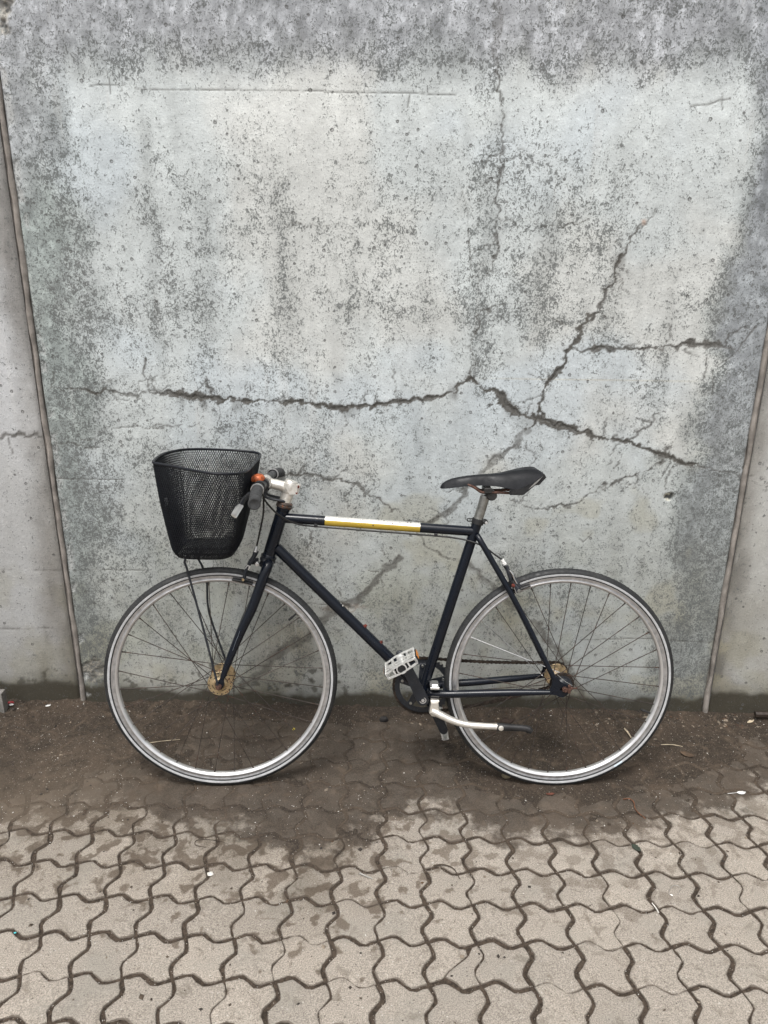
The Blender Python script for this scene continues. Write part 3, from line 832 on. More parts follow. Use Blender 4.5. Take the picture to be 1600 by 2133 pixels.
    if panel == 'middle':
        # spalled top-left corner with bare aggregate
        d = np.hypot((X + 1.06) / .8, (Z - 2.15) / 1.6)
        sp_ = 1 - sst(d + (n_hi - .5) * .05, .035, .06)
        ag = fbm(X, Z, 70, 3, 81, .6)
        c = c + (np.array((.34, .32, .28)) * (.35 + 1.1 * sst(ag, .35, .65))[..., None] - c) * (sp_ * .9)[..., None]
        depth = depth + sp_ * (-.012 + .014 * (ag - .3))
        # second spall low by the joint
        d = np.hypot((X + 1.045) / .9, (Z - .13))
        sp_ = 1 - sst(d + (n_hi - .5) * .05, .035, .062)
        c = c + (np.array((.26, .235, .2)) * (.5 + .9 * sst(ag, .35, .65))[..., None] - c) * (sp_ * .75)[..., None]
        depth = depth + sp_ * (-.006 + .008 * (ag - .3))
        # knocked-out hole with pale stone
        d = np.hypot(X - .876, Z - .798) + (fbm(X, Z, 60, 3, 82) - .5) * .012
        hole = 1 - sst(d, .011, .017)
        c = c + ((np.array((.60, .57, .44)) * sst(ag, .42, .55)[..., None] + .05) - c) * (hole * .9)[..., None]
        depth = depth - hole * .010 * (1 - .6 * sst(ag, .42, .55))
        # long flaked scar with pale and rusty edges behind the down tube
        d = np.hypot((X + .165) / 3.4, (Z - .392)) + (n_hi - .5) * .022
        scr = 1 - sst(d, .006, .015)
        c = c + (np.array((.66, .60, .52)) * (.5 + .8 * sst(ag, .4, .6))[..., None] - c) * (scr * .75)[..., None]
        depth = depth - scr * .004
        rim_ = np.exp(-((d - .016) / .003) ** 2) * .5
        c = c + (np.array((.20, .12, .075)) - c) * rim_[..., None]
        # chipped arrises along the left joint, lighter
        ch = (1 - sst(np.abs(X + 1.068), .0, .022)) * sst(fbm(X, Z, 26, 3, 83, .6), .50, .64)
        c = c + (np.array((.52, .53, .52)) - c) * (ch * .7)[..., None]
        depth = depth - ch * .003
        # red-brown chip at the head of the long crack
        d = np.hypot(X - .700, Z - 1.615); c = c + (np.array((.50, .33, .24)) - c) * ((1 - sst(d + (n_hi - .5) * .02, .004, .013)) * .7)[..., None]
        # sun-bleached rust thread across the right part
        th = (1 - sst(np.abs(Z - (1.168 - (X - .4) * .004)), .0, .004)) * sst(X, .2, .4) * (1 - sst(X, .85, .95)) * .35
        c = c + (np.array((.52, .45, .30)) - c) * th[..., None]
    return c.astype(np.float32), grime, np.clip(crack, 0, 1), np.clip(halo, 0, 1), depth

for _w, _s, _L in BANDS:
    if _s >= .6 and _L[0][1] < 1.2:
        CRACKS.append((3, [1.2] + [3.0] * (len(_L) - 2) + [1.2] if len(_L) > 2 else [2.5, 2.5], _L))
_R = random.Random(21)
_br = []
for _w, _Wd, _L in CRACKS:
    if _w < 2.5 or len(_L) < 3:
        continue
    for _k in range(int(len(_L) * (1.3 if _w > 5 else .8))):
        i = _R.randrange(0, len(_L) - 1); t_ = _R.random()
        x = _L[i][0] + (_L[i + 1][0] - _L[i][0]) * t_; z = _L[i][1] + (_L[i + 1][1] - _L[i][1]) * t_
        a = math.atan2(_L[i + 1][1] - _L[i][1], _L[i + 1][0] - _L[i][0]) + _R.choice((-1, 1)) * _R.uniform(.5, 1.5)
        P = [(x, z)]
        for q in range(_R.randint(2, 4)):
            s_ = _R.uniform(.012, .034); a += _R.uniform(-.6, .6); x += math.cos(a) * s_; z += math.sin(a) * s_; P.append((x, z))
        _br.append((2.1, [2.2] + [1.3] * (len(P) - 2) + [.5], P))
CRACKS += _br
for P in ([(-.12, .83), (-.15, .78), (-.13, .73)], [(.24, .80), (.18, .74), (.12, .70), (.05, .70)], [(.07, .68), (.11, .62), (.18, .58), (.25, .56)], [(-.05, .62), (-.02, .57), (.02, .55)], [(.40, .97), (.44, .93), (.43, .88)], [(-.30, .72), (-.26, .66), (-.27, .60), (-.22, .55)], [(.30, .92), (.22, .90), (.15, .905)]):
    CRACKS.append((2.2, [1.0] + [2.0] * (len(P) - 2) + [.8], P))
wall = empty('concrete_wall', (0, WY, 0), label='tall weathered concrete panel wall with cracks and dark damp stains', cat='wall')
ZT = 3.1
def wall_panel(x0, x1, step, panel, label):
    xs_ = np.arange(x0, x1 + step * .5, step); xs_[-1] = x1
    zs_ = np.concatenate([np.arange(-.04, 2.24, step), np.linspace(2.24, ZT, 14)])
    X, Z = np.meshgrid(xs_, zs_)
    tone, gr, ck, hl, dp = wall_fields(X, Z, panel)
    e = np.minimum(X - x0, x1 - X)
    rnd = np.clip(1 - e / .008, 0, 1) ** 2 * .006
    o = grid_mesh('panel', xs_, zs_, lambda a, b: (a, rnd - dp, b), {'tone': tone, 'grime': gr, 'crack': ck, 'halo': hl}, MAT_WALL, wall)
    o['label'] = label
    # body behind the face
    return o
wall_panel(-1.080, 1.098, .0035, 'middle', 'cracked middle panel with a pale field inside a dark frame')
wall_panel(-3.4, -1.102, .006, 'left', 'smooth grey panel left of the joint')
wall_panel(1.120, 3.4, .006, 'right', 'smooth grey panel right of the joint')
b = MB()
for x0, x1 in ((-3.4, -1.102), (-1.080, 1.098), (1.120, 3.4)):
    # sides, back and top of each slab (front left open for the face)
    y0, y1 = .006, .22
    b.add([(x0, y0, -.04), (x0, y1, -.04), (x0, y1, ZT), (x0, y0, ZT), (x1, y0, -.04), (x1, y1, -.04), (x1, y1, ZT), (x1, y0, ZT)],
          [(0, 1, 2, 3), (7, 6, 5, 4), (3, 2, 6, 7), (1, 5, 6, 2)])
b.V = [(v[0], v[1] + WY, v[2]) for v in b.V]
b.build('slab_body', basic('grey_concrete', (.30, .30, .29), .9), wall, smooth=False)
MAT_SEAL = basic('joint_sealant', (.27, .245, .22), .75, var=.3, scale=25, dust=.3, bump=.5)
for xc in (-1.0885, 1.1065):
    s = MB(); pts = []; rad = []
    for k in range(150):
        z_ = -.03 + k * (2.3 + .03) / 149
        R = random.Random(k * 3 + int(xc * 100))
        pts.append((xc + math.sin(z_ * 9 + xc) * .0012 + (vnoise(np.array([z_]), np.array([xc]), 14, 3)[0] - .5) * .006, WY + .004, z_))
        rad.append(.0096 + (vnoise(np.array([z_]), np.array([xc * 3]), 22, 5)[0] - .5) * .006)
    pts.append((xc, WY + .004, ZT)); rad.append(.009)
    s.tube(pts, rad, 10, squash=(1.0, .8))
    # the groove is closed behind the bead
    s.add([(xc - .018, WY + .013, -.03), (xc + .018, WY + .013, -.03), (xc + .018, WY + .013, ZT), (xc - .018, WY + .013, ZT)], [(0, 1, 2, 3)])
    s.build('joint_sealant', MAT_SEAL, wall)
# ---------------------------------------------------------------- bicycle
FRM = Fr((0.4998, 2.0269, 0.3366), (0.99968, 0.02512, 0.0), (0.02482, -0.98788, 0.15325), (-0.00385, 0.15320, 0.98819))
FRK = Fr((-0.4978, 2.0005, 0.3368), (0.99735, 0.07269, 0.0), (0.07188, -0.98618, 0.14944), (-0.01090, 0.14905, 0.98877))
paint = basic('navy_black_paint', (.0030, .0052, .0105), .27, var=.12, scale=4, dust=.0, coat=.10, spec=.36)
satin = basic('satin_charcoal', (.014, .017, .023), .42, var=.2, scale=30, dust=.15)
alu = basic('brushed_aluminium', (.74, .74, .73), .36, .9, var=.14, scale=24, dust=.08)
alu_in = basic('bright_aluminium', (.76, .76, .76), .40, .85, var=.08, scale=10, rust=.04)
brake_track = basic('worn_brake_track', (.52, .52, .53), .36, .9, var=.18, scale=60)
champagne = basic('champagne_metal', (.80, .77, .71), .38, .75, var=.10, scale=30, dust=.04)
gold = basic('anodised_gold', (.56, .44, .27), .36, .9, var=.25, scale=50, rust=.45)
black = basic('black_plastic', (.012, .012, .013), .48, var=.3, scale=40, dust=.12)
rubber = basic('tyre_rubber', (.014, .015, .016), .62, var=.3, scale=45, dust=.18, bump=.4)
griprub = basic('grip_rubber', (.038, .039, .040), .72, var=.25, scale=60, dust=.2, bump=.5)
rustm = basic('rusty_steel', (.075, .036, .025), .8, .1, var=.5, scale=120, bump=.6)
rustred = basic('red_rust', (.13, .028, .018), .75, .1, var=.5, scale=90)
spokem = basic('tarnished_spoke', (.050, .040, .034), .6, .4, var=.4, scale=25, rust=.45, rustcol=(.065, .032, .020))
chrome = basic('clean_chrome', (.80, .80, .79), .2, 1.0, var=.05)
strip = basic('reflective_strip', (.48, .49, .50), .45, .1, var=.15, scale=50, dust=.35)
goldtape = basic('gold_tape', (.56, .39, .05), .34, .4, var=.10, scale=12, dust=.0, coat=.5)
shine_scuff = basic('band_shine_and_scuff', (.80, .79, .74), .30, .55, var=.08, scale=20, dust=.05, coat=.6)  # pale coat: painted sky reflection on the gold band, also the scuffs
chainm = basic('dirty_chain', (.035, .026, .020), .6, .5, var=.5, scale=80, rust=.25)
steelpost = basic('dull_steel', (.33, .33, .31), .40, .9, var=.25, scale=40, dust=.12)
bellm = basic('orange_rust_bell', (.42, .10, .030), .45, .25, var=.5, scale=130, bump=.4)
basketm = basic('basket_coating', (.0070, .0085, .0125), .42, .0, var=.3, scale=30, dust=.03, spec=.35)
amber = basic('amber_reflector', (.75, .26, .03), .25, var=.15, scale=200, spec=.8)
cablem = basic('cable_housing', (.014, .014, .014), .4, var=.2)
saddlem = basic('saddle_vinyl', (.0060, .0068, .0090), .5, var=.2, scale=18, dust=.04, bump=.25, spec=.3)

bike = empty('bicycle', (0.05, 1.97, 0.0), label='navy black single speed bicycle leaning on the wall by its handlebar, wire basket in front', cat='bicycle')
U, N_, W_ = np.array([1, 0, 0.]), np.array([0, 1, 0.]), np.array([0, 0, 1.])

def sub(name, fn, mat, parent, fr, label=None, **kw):
    m = MB(fr); fn(m); return m.build(name, mat, parent, label=label, **kw)

# ---- wheels
def make_wheel(name, fr, phase, rear, seed):
    R = random.Random(seed)
    root = empty(name, (0, 0, 0)); root.parent = bike
    root.location = (0, 0, 0)
    # tyre
    w = MB(fr)
    prof = [(.0138 * math.sin(math.radians(-138 + 276 * k / 18)), .3265 + .0140 * math.cos(math.radians(-138 + 276 * k / 18))) for k in range(19)]
    w.lathe((0, 0, 0), N_, prof, 160)
    w.build('tyre', rubber, root)
    w = MB(fr)
    for k in range(170):
        a = 2 * math.pi * k / 170
        for s in (-1, 1):
            pts = []
            for h, da in ((.0012, 0), (.0045, .009), (.0075, .003), (.0105, .013)):
                rr = .3265 + math.sqrt(max(.0140 ** 2 - (h * 1.01) ** 2, 0)) + .0002
                aa = a + da + (.018 if s < 0 else 0)
                pts.append((rr * math.cos(aa), s * h, rr * math.sin(aa)))
            w.tube(pts, .0006, 3, cap=False)
    o = w.build('tread', griprub, root); o['kind'] = 'stuff'
    w = MB(fr)
    for s in (1, -1):
        pr = []
        for r in (.3212, .3225, .3245, .3262, .3275):
            pr.append((s * (math.sqrt(.0140 ** 2 - (r - .3265) ** 2) * .986 + .00035), r))
        w.lathe((0, 0, 0), N_, pr, 160)
    w.build('reflective_strip', strip, root)
    # rim
    w = MB(fr)
    w.mi = 0
    for s in (1, -1):
        w.mi = 1
        w.lathe((0, 0, 0), N_, [(s * .0100, .3182), (s * .0112, .3178), (s * .0112, .3160), (s * .0106, .3152), (s * .0106, .3072), (s * .0112, .3062)], 144)
        w.mi = 0
        w.lathe((0, 0, 0), N_, [(s * .0112, .3062), (s * .0108, .3045), (s * .0080, .3010), (s * .0060, .2990), (0, .2982)], 144)
    w.mi = 1
    w.lathe((0, 0, 0), N_, [(-.0100, .3182), (0, .3150), (.0100, .3182)], 144)
    w.build('rim', [alu_in, brake_track], root)
    # hub
    w = MB(fr)
    w.lathe((0, 0, 0), N_, [(-.050, .0), (-.050, .008), (-.040, .010), (-.036, .013), (0, .012), (.036, .013), (.040, .010), (.050, .008), (.050, 0)], 28)
    hub = w.build('hub', alu, root)
    for s in (1, -1):
        w = MB(fr)
        n0 = .0335 * s
        rf = .0365
        w.lathe((0, n0, 0), N_ * s, [(-.0016, .012), (-.0016, rf - .0005), (-.001, rf), (.001, rf), (.0016, rf - .0006), (.0018, .022), (.004, .017), (.006, .014)], 40)
        w.build('hub_flange', chainm if (rear and s == 1) else gold, hub)
        w = MB(fr)
        for k in range(16):
            a = 2 * math.pi * (k + .25) / 16
            c = np.array([.0315 * math.cos(a), n0 + s * .0016, .0315 * math.sin(a)])
            w.cyl(c - N_ * s * .001, c + N_ * s * .0004, .0016, 8)
        for k in range(4):
            a0_ = 2 * math.pi * (k + .1) / 4
            arc = [np.array([.0225 * math.cos(a0_ + q * .12), n0 + s * .0020, .0225 * math.sin(a0_ + q * .12)]) for q in range(7)]
            w.tube(arc, .0018, 6, squash=(1, .5))
        w.build('flange_holes', black, hub)
    # spokes
    for k in range(32):
        side = 1 if k % 2 == 0 else -1
        lead = 1 if (k // 2) % 2 == 0 else -1
        ar = math.radians(phase) + 2 * math.pi * k / 32
        ah = ar + lead * math.radians(66)
        e = np.array([.2995 * math.cos(ar), side * .0015, .2995 * math.sin(ar)])
        h = np.array([.0318 * math.cos(ah), side * (.0335 + lead * .0018), .0318 * math.sin(ah)])
        d = unit(h - e)
        new = rear and k in NEW_SPOKES
        m = MB(fr)
        m.tube([e, h], .00118, 6)
        m.tube([e - d * .002, e + d * .002, e + d * .013], [.0026, .0022, .0017], 8)
        o = m.build('spoke', chrome if new else spokem, root)
        if new:
            o['label'] = 'shiny new replacement spoke'
    # valve
    m = MB(fr)
    av = math.radians(phase) + (2 * math.pi * (4.5 if not rear else 22.5) / 32)
    if not rear:
        av = math.radians(41.5)
    c = np.array([math.cos(av), 0, math.sin(av)])
    m.tube([c * .299, c * .283, c * .2825, c * .268], [.0028, .0028, .0038, .0034], 10)
    m.build('valve', black, root)
    return root
NEW_SPOKES = set()
front = None
# phases so that holes straddle the top as seen
ph_r = 90 - 3.9
# the two bright spokes end on the rim at the upper left of the rear wheel
for k in range(32):
    a = (ph_r + 360 * k / 32) % 360
    if abs(a - 142.5) < 4 or abs(a - 153.7) < 4:
        NEW_SPOKES.add(k)
rear_wheel = make_wheel('rear_wheel', FRM, ph_r, True, 3)
front_wheel = make_wheel('front_wheel', FRK, 90 - 6.3, False, 4)

# ---- frame
HT0, HT1 = np.array([-.8535, 0, .3690]), np.array([-.8074, 0, .5150])
BBc = np.array([-.4010, 0, -.0400])
m = MB(FRM)
m.tube([HT0, HT1], .0182, 24)
m.lathe(HT0, HT1 - HT0, [(0, .0182), (0, .0196), (.008, .0196), (.010, .0182)], 24)
m.lathe(HT1, HT0 - HT1, [(0, .0182), (0, .0196), (.007, .0196), (.009, .0182)], 24)
m.tube([(-.808, 0, .4850), (-.2691, 0, .4485)], .0141, 24)
m.tube([(-.8300, 0, .3985), (-.405, 0, -.034)], .0156, 24)
m.tube([(-.4030, 0, -.030), (-.2580, 0, .4720)], .0145, 24)
m.lathe(BBc - N_ * .035, N_, [(0, .016), (0, .0205), (.003, .0205), (.067, .0205), (.070, .0205), (.070, .016)], 28)
for s in (1, -1):
    m.tube(crm([(-.395, .022 * s, -.036), (-.33, .037 * s, -.0305), (-.25, .041 * s, -.0265), (-.14, .050 * s, -.0195), (-.040, .0605 * s, -.0138)], 6), [.0115, .0115, .0112, .0102, .0075], 16)
    m.tube(crm([(-.2585, .012 * s, .4400), (-.235, .026 * s, .402), (-.1336, .043 * s, .2290), (-.0300, .0605 * s, .0290)], 6), [.0085, .0085, .0082, .0072], 16)
    m.prism([(p[0], s * .0590, p[1]) for p in [(-.034, .0365), (-.0224, .0355), (-.0113, .0200), (.0031, .0110), (.0206, .0090), (.0215, .0045), (-.0105, .0040), (-.0128, -.0020), (-.0105, -.0075), (.0170, -.0075), (.0150, -.0150), (.0083, -.0228), (-.0018, -.0285), (-.0120, -.0275), (-.0231, -.0214), (-.0407, -.0200), (-.0430, -.0075), (-.036, .0085)]], N_ * s * .0055, .0008)
m.tube([(-.170, -.040, .2960), (-.170, .040, .2960)], .0065, 12)      # brake bridge
m.tube([(-.338, -.030, -.031), (-.338, .030, -.031)], .0065, 12)
frame = m.build('frame', paint, bike, angle=45)
# gold band on the top tube; its pale upper part paints the sky reflection
a, b = np.array([-.6905, 0, .4771]), np.array([-.4205, 0, .4588])
m = MB(FRM); m.lathe(a, b - a, [(0, .0141), (0, .01435), (.2705, .01435), (.2705, .0141)], 36, a0=-1.25, a1=1.05)
m.build('gold_band_shine', shine_scuff, frame)
m = MB(FRM); m.lathe(a, b - a, [(0, .0141), (0, .01432), (.2705, .01432), (.2705, .0141)], 36, a0=1.05, a1=2 * math.pi - 1.25)
m.build('gold_band', goldtape, frame)
m = MB(FRM)
R = random.Random(9)
for k in range(7):
    m = MB(FRM)
    t_ = R.random(); p = a + (b - a) * t_
    an = R.uniform(.3, 1.7)
    d = np.array([.07 * math.cos(an), math.sin(an), math.cos(an)]); d = unit(d)
    m.cyl(p + d * .0135, p + d * .0146, R.uniform(.0012, .003), 7)
    m.build('paint_chip', rustm, frame)
for (x, z) in ((-.5739, .1658), (-.5273, .1158)):
    m = MB(FRM); d = unit(np.array([.70, 0, .71])); c = np.array([x, 0, z]) - d * .006
    m.cyl(c, c + d * .004, .0058, 12); m.cyl(c + d * .004, c + d * .009, .0042, 6)
    m.build('bottle_boss_bolt', rustred, frame)
for c in ((-.7161, .010, .4650), (-.3753, .010, .4400)):
    m = MB(FRM); m.box(c, .010, .007, .010, bev=.001); m.build('cable_clip', black, frame)
# scuffs of bare primer
m = MB(FRM)
for (x, z, n0, r) in ((-.640, .231, .0155, .0016), (-.645, .2385, .0155, .0010), (-.7122, .486, .0140, .0013), (-.407, .083, .0145, .002)):
    m = MB(FRM); m.blob((x, n0, z), r, 6, 4, sq=(1, .3, 1.6)); m.build('scuff', shine_scuff, frame)

# ---- headset, stem, handlebar (turn with the fork)
HX0, HX1 = np.array([.1470, 0, .3665]), np.array([.1945, 0, .5150])
hd = unit(HX1 - HX0)
m = MB(FRK)
m.lathe(HX0 - hd * .011, hd, [(0, .018), (0, .0225), (.004, .0235), (.008, .0215), (.011, .0225), (.016, .0235), (.019, .0195), (.019, .018)], 30)
m.build('lower_headset_cup', satin, bike)
m = MB(FRK)
m.lathe(HX1 - hd * .004, hd, [(0, .018), (0, .0205), (.004, .0232), (.009, .0236), (.011, .0205), (.012, .0225), (.016, .0225), (.019, .0195), (.020, .0165)], 30)
m.build('upper_headset_cup', basic('rusty_grey_cup', (.11, .09, .08), .5, .6, var=.4, scale=60, rust=.5), bike)
m = MB(FRK)
c0 = HX1 + hd * .015
m.lathe(c0, hd, [(0, .0155), (0, .0172), (.0105, .0172), (.0110, .0164), (.0115, .0172), (.026, .0172), (.026, .015)], 28)
m.build('headset_spacer', champagne, bike)
# stem: clamp on the steerer, barrel, handlebar clamp
SR = c0 + hd * .042
SC = np.array([.1444, 0, .5861])
m = MB(FRK)
m.lathe(c0 + hd * .026, hd, [(0, .014), (0, .0178), (.002, .0190), (.034, .0188), (.037, .0168), (.038, 0)], 28)
ax = unit(SC - SR)
m.tube([SR - ax * .002, SR + ax * .02, SC - ax * .012], [.0175, .0152, .0142], 20)
# wedge cheeks at the rear of the stem
for s in (1, -1):
    m.prism([SR + ax * .022 + N_ * s * .0155 + hd * .012, SR - ax * .020 + N_ * s * .0130 + hd * .015, SR - ax * .026 + N_ * s * .0110 - hd * .012, SR - ax * .005 + N_ * s * .0165 - hd * .017], N_ * s * .004, .001)
m.prism([SR - ax * .016 + N_ * (-.010) - hd * .012, SR - ax * .016 + N_ * .010 - hd * .012, SR - ax * .016 + N_ * .010 + hd * .016, SR - ax * .016 - N_ * .010 + hd * .016], -ax * .012, .001)
m.lathe(SC - N_ * .021, N_, [(0, .0135), (0, .0175), (.0015, .0185), (.0405, .0185), (.042, .0175), (.042, .0135)], 28)
stem = m.build('stem', champagne, bike)
for h_ in (-.008, .010):
    m = MB(FRK); c = SR - ax * .022 + hd * h_ + N_ * .009
    m.cyl(c, c + N_ * .0065, .0042, 12); m.cyl(c + N_ * .006, c + N_ * .0069, .0022, 6)
    m.build('clamp_bolt', rustred, stem)
m = MB(FRK)
for s in (-1, 1):
    m.lathe(SC + N_ * s * .013 - ax * -.016 + hd * .010, -ax, [(0, 0), (0, .0030), (.004, .0030), (.004, 0)], 8)
m.build('faceplate_bolt', steelpost, stem)
HB = crm([(.1433, .29, .5776), (.1400, .17, .5945), (.1444, .05, .5858), (.1444, 0, .5861), (.1444, -.05, .5858), (.1501, -.16, .5840), (.1658, -.28, .5737)], 8)
bar = MB(FRK).tube(HB[1:-1], .0112, 16).build('handlebar', basic('bar_alloy', (.09, .09, .095), .4, .8, var=.2), bike)
def grip(i0, i1, tip):
    P_ = HB[i0:i1]
    L = len(P_); T0 = unit(P_[1] - P_[0]); T1 = unit(P_[-1] - P_[-2])
    g_ = MB(FRK)
    g_.tube(P_, .0152, 24)
    # moulded rings
    for k in range(2, L - 1):
        q = P_[k]; t_ = unit(P_[min(k + 1, L - 1)] - P_[k - 1]); g_.lathe(q - t_ * .0016, t_, [(0, .0150), (.0004, .0158), (.0028, .0158), (.0032, .0150)], 24)
    e = P_[0] if tip == 0 else P_[-1]; d = -T0 if tip == 0 else T1
    g_.lathe(e, d, [(0, .0152), (.0012, .0160), (.0035, .0156), (.0045, .0130), (.0038, .0120), (.0038, .0022), (.0028, 0)], 24)
    o = g_.build('grip', griprub, bar)
    ring = MB(FRK); c = P_[-1] if tip == 0 else P_[0]; t_ = T1 if tip == 0 else -T0
    ring.lathe(c, t_, [(0, .0145), (0, .0172), (.0045, .0172), (.0045, .0145)], 24)
    ring.build('grip_ring', alu, o)
grip(0, 8, 0)
grip(len(HB) - 8, len(HB), 1)
# brake lever on the near side
m = MB(FRK)
m.lathe((.1405, .118, .5925), N_, [(0, .0115), (0, .0165), (.016, .0165), (.016, .0115)], 20)
m.tube(crm([(.139, .126, .585), (.128, .135, .572), (.118, .146, .573)], 5), [.010, .008, .007], 12)
lv = m.build('brake_lever_mount', black, bar)
m = MB(FRK)
L_ = crm([(.128, .135, .578), (.1163, .150, .5765), (.1020, .160, .5640), (.0950, .168, .5520)], 5)
m.tube(L_, [.0058, .0068, .0070], 12, squash=(.6, 1.1))
m.build('brake_lever', satin, bar)
m = MB(FRK)
m.tube(crm([(.0955, .168, .5530), (.0890, .185, .5440), (.0815, .214, .5315)], 5), [.0072, .0082, .0078], 14, squash=(.38, 1.1))
m.build('lever_blade', alu, bar)
# bell
m = MB(FRK)
m.lathe((.1300, .050, .5985), (-.10, .05, 1), [(0, .0190), (.002, .0198), (.007, .0192), (.013, .0160), (.017, .0105), (.0185, .004), (.0186, 0)], 28)
bell = m.build('bell', bellm, bar)
m = MB(FRK)
m.lathe((.1310, .050, .5865), (-.10, .05, 1), [(0, .010), (.001, .0165), (.006, .0185), (.0105, .0188), (.0118, .014)], 24)
m.lathe((.1430, .040, .5870), N_, [(0, .0120), (0, .0170), (.020, .0170), (.020, .0120)], 20)
m.tube([(.126, .060, .592), (.120, .082, .588), (.124, .096, .584)], [.005, .0045, .004], 10)
m.tube([(.152, .030, .577), (.146, .030, .566), (.150, .060, .570)], [.009, .008, .006], 12)
m.build('bell_base', black, bell)
# basket bracket bar
m = MB(FRK)
m.tube(crm([(.1330, .020, .5700), (.1426, .022, .5540), (.1517, .022, .5445), (.1863, .020, .5362), (.1985, .012, .5320)], 5), .0052, 10, squash=(1, .75))
m.tube(crm([(.1330, -.020, .5700), (.1426, -.022, .5540), (.1517, -.022, .5445), (.1863, -.020, .5362), (.1985, -.012, .5320)], 5), .0052, 10, squash=(1, .75))
m.build('basket_bracket', satin, bike)

# ---- fork
m = MB(FRK)
m.lathe(HX0 - hd * .030, hd, [(0, .014), (.001, .019), (.010, .0205), (.019, .0200), (.0195, .014)], 28)
for s in (1, -1):
    m.tube(crm([(.1490, .014 * s, .3520), (.1440, .036 * s, .3440), (.1007, .046 * s, .2312), (.0675, .050 * s, .1624), (.0310, .054 * s, .0780), (.0120, .0565 * s, .0290)], 6), [.0135, .0150, .0142, .0128, .0105, .0078], 18)
    m.prism([(p[0], .0535 * s, p[1]) for p in ((.0175, .032), (.006, .030), (-.004, .012), (-.010, .004), (-.009, -.006), (-.002, -.010), (.008, -.008), (.014, .004))], N_ * s * .0050, .0008)
fork = m.build('fork', paint, bike, angle=45)
m = MB(FRK)
m.tube(crm([(.0665, .0630, .170), (.0610, .0633, .155), (.0530, .0640, .136), (.0440, .0644, .112)], 4), .0011, 5, squash=(1, .5))
m.build('scratch', basic('pale_scratch', (.16, .18, .21), .6), fork)
for s in (1, -1):
    m = MB(FRK)
    c = np.array([0, .0585 * s, .001])
    m.cyl(c, c + N_ * s * .003, .0092, 20)
    m.cyl(c + N_ * s * .003, c + N_ * s * .011, .0078, 6)
    m.cyl(c + N_ * s * .011, c + N_ * s * .016, .0040, 10)
    m.build('front_axle_nut', rustm, bike)
    m = MB(FRM)
    c = np.array([.002, .0645 * s, -.0025])
    m.cyl(c, c + N_ * s * .002, .0085, 18); m.cyl(c + N_ * s * .002, c + N_ * s * .0095, .0078, 6); m.cyl(c + N_ * s * .0095, c + N_ * s * .0145, .0036, 10)
    # chain tug and its bolt pointing backwards
    m.prism([(p[0], .0600 * s, p[1]) for p in ((.010, .010), (.0175, .011), (.0185, -.014), (.010, -.013))], N_ * s * .010, .001)
    m.cyl((.0180, .0655 * s, .0005), (.0235, .0655 * s, .0005), .0050, 6)
    m.tube([(.020, .0655 * s, .0005), (.0365, .0655 * s, .0010)], .0024, 8)
    m.build('rear_axle_nut', rustm, bike)
m = MB(FRM)
m.lathe((0, .0400, 0), N_, [(0, .012), (0, .0285), (.003, .0285), (.0035, .022), (.006, .0215), (.010, .015), (.0175, .012)], 32)
m.build('hub_dust_cover', satin, bike)
m = MB(FRM)
m.tube([(-.018, .0505, .036), (.004, .0575, .018), (.024, .0620, .0075)], .0009, 6)
m.build('loose_wire', steelpost, bike)

# ---- saddle
ST = [(-.3651, .5755, .5735, .004), (-.3612, .5850, .5732, .013), (-.3506, .5933, .5741, .0175), (-.3251, .6035, .5774, .0205), (-.2833, .6112, .5832, .022), (-.2414, .6150, .5851, .0240),
      (-.1987, .6180, .5827, .033), (-.1673, .6262, .5769, .047), (-.1358, .6330, .5850, .061), (-.1100, .6352, .6035, .069), (-.0950, .6335, .6170, .068), (-.0820, .6225, .6190, .060)]
SX = np.linspace(0, len(ST) - 1, 34)
ST2 = [[float(np.interp(x, range(len(ST)), [s_[k] for s_ in ST])) for k in range(4)] for x in SX]
for it in range(2):
    ST2 = [ST2[0]] + [[(ST2[i - 1][k] + 2 * ST2[i][k] + ST2[i + 1][k]) / 4 for k in range(4)] for i in range(1, len(ST2) - 1)] + [ST2[-1]]
m = MB(FRM); V = []; F = []; K = 17
for (x, zt, zb, hw) in ST2:
    for k in range(K):
        s_ = -1 + 2 * k / (K - 1)
        y = hw * math.sin(s_ * math.pi / 2 * .98) if abs(s_) < 1 else hw * s_
        f = abs(y) / hw
        # crown, shallow central channel towards the tail, then the skirt turning down
        top = zt - (zt - zb) * (f ** 3.2) - .0030 * math.exp(-(s_ / .22) ** 2) * min(1, max(0, (x + .33) / .06))
        V.append((x, y, top))
for i in range(len(ST2) - 1):
    for k in range(K - 1):
        F.append((i * K + k, i * K + k + 1, (i + 1) * K + k + 1, (i + 1) * K + k))
# underside
n0 = len(V)
for (x, zt, zb, hw) in ST2:
    for k in range(5):
        s_ = -1 + 2 * k / 4
        V.append((x, hw * s_ * .93, zb + .0035 * (1 - s_ * s_)))
for i in range(len(ST2) - 1):
    for k in range(4):
        F.append((n0 + i * 5 + k, n0 + (i + 1) * 5 + k, n0 + (i + 1) * 5 + k + 1, n0 + i * 5 + k + 1))
    F.append((i * K, (i + 1) * K, n0 + (i + 1) * 5, n0 + i * 5)); F.append((i * K + K - 1, n0 + i * 5 + 4, n0 + (i + 1) * 5 + 4, (i + 1) * K + K - 1))
l = len(ST2) - 1
F.append(tuple([l * K + k for k in range(K)] + [n0 + l * 5 + k for k in (4, 3, 2, 1, 0)]))
F.append(tuple([k for k in range(K)][::-1] + [n0 + k for k in (0, 1, 2, 3, 4)]))
m.add(V, F)
saddle = m.build('saddle', saddlem, bike, angle=55)
m = MB(FRM)
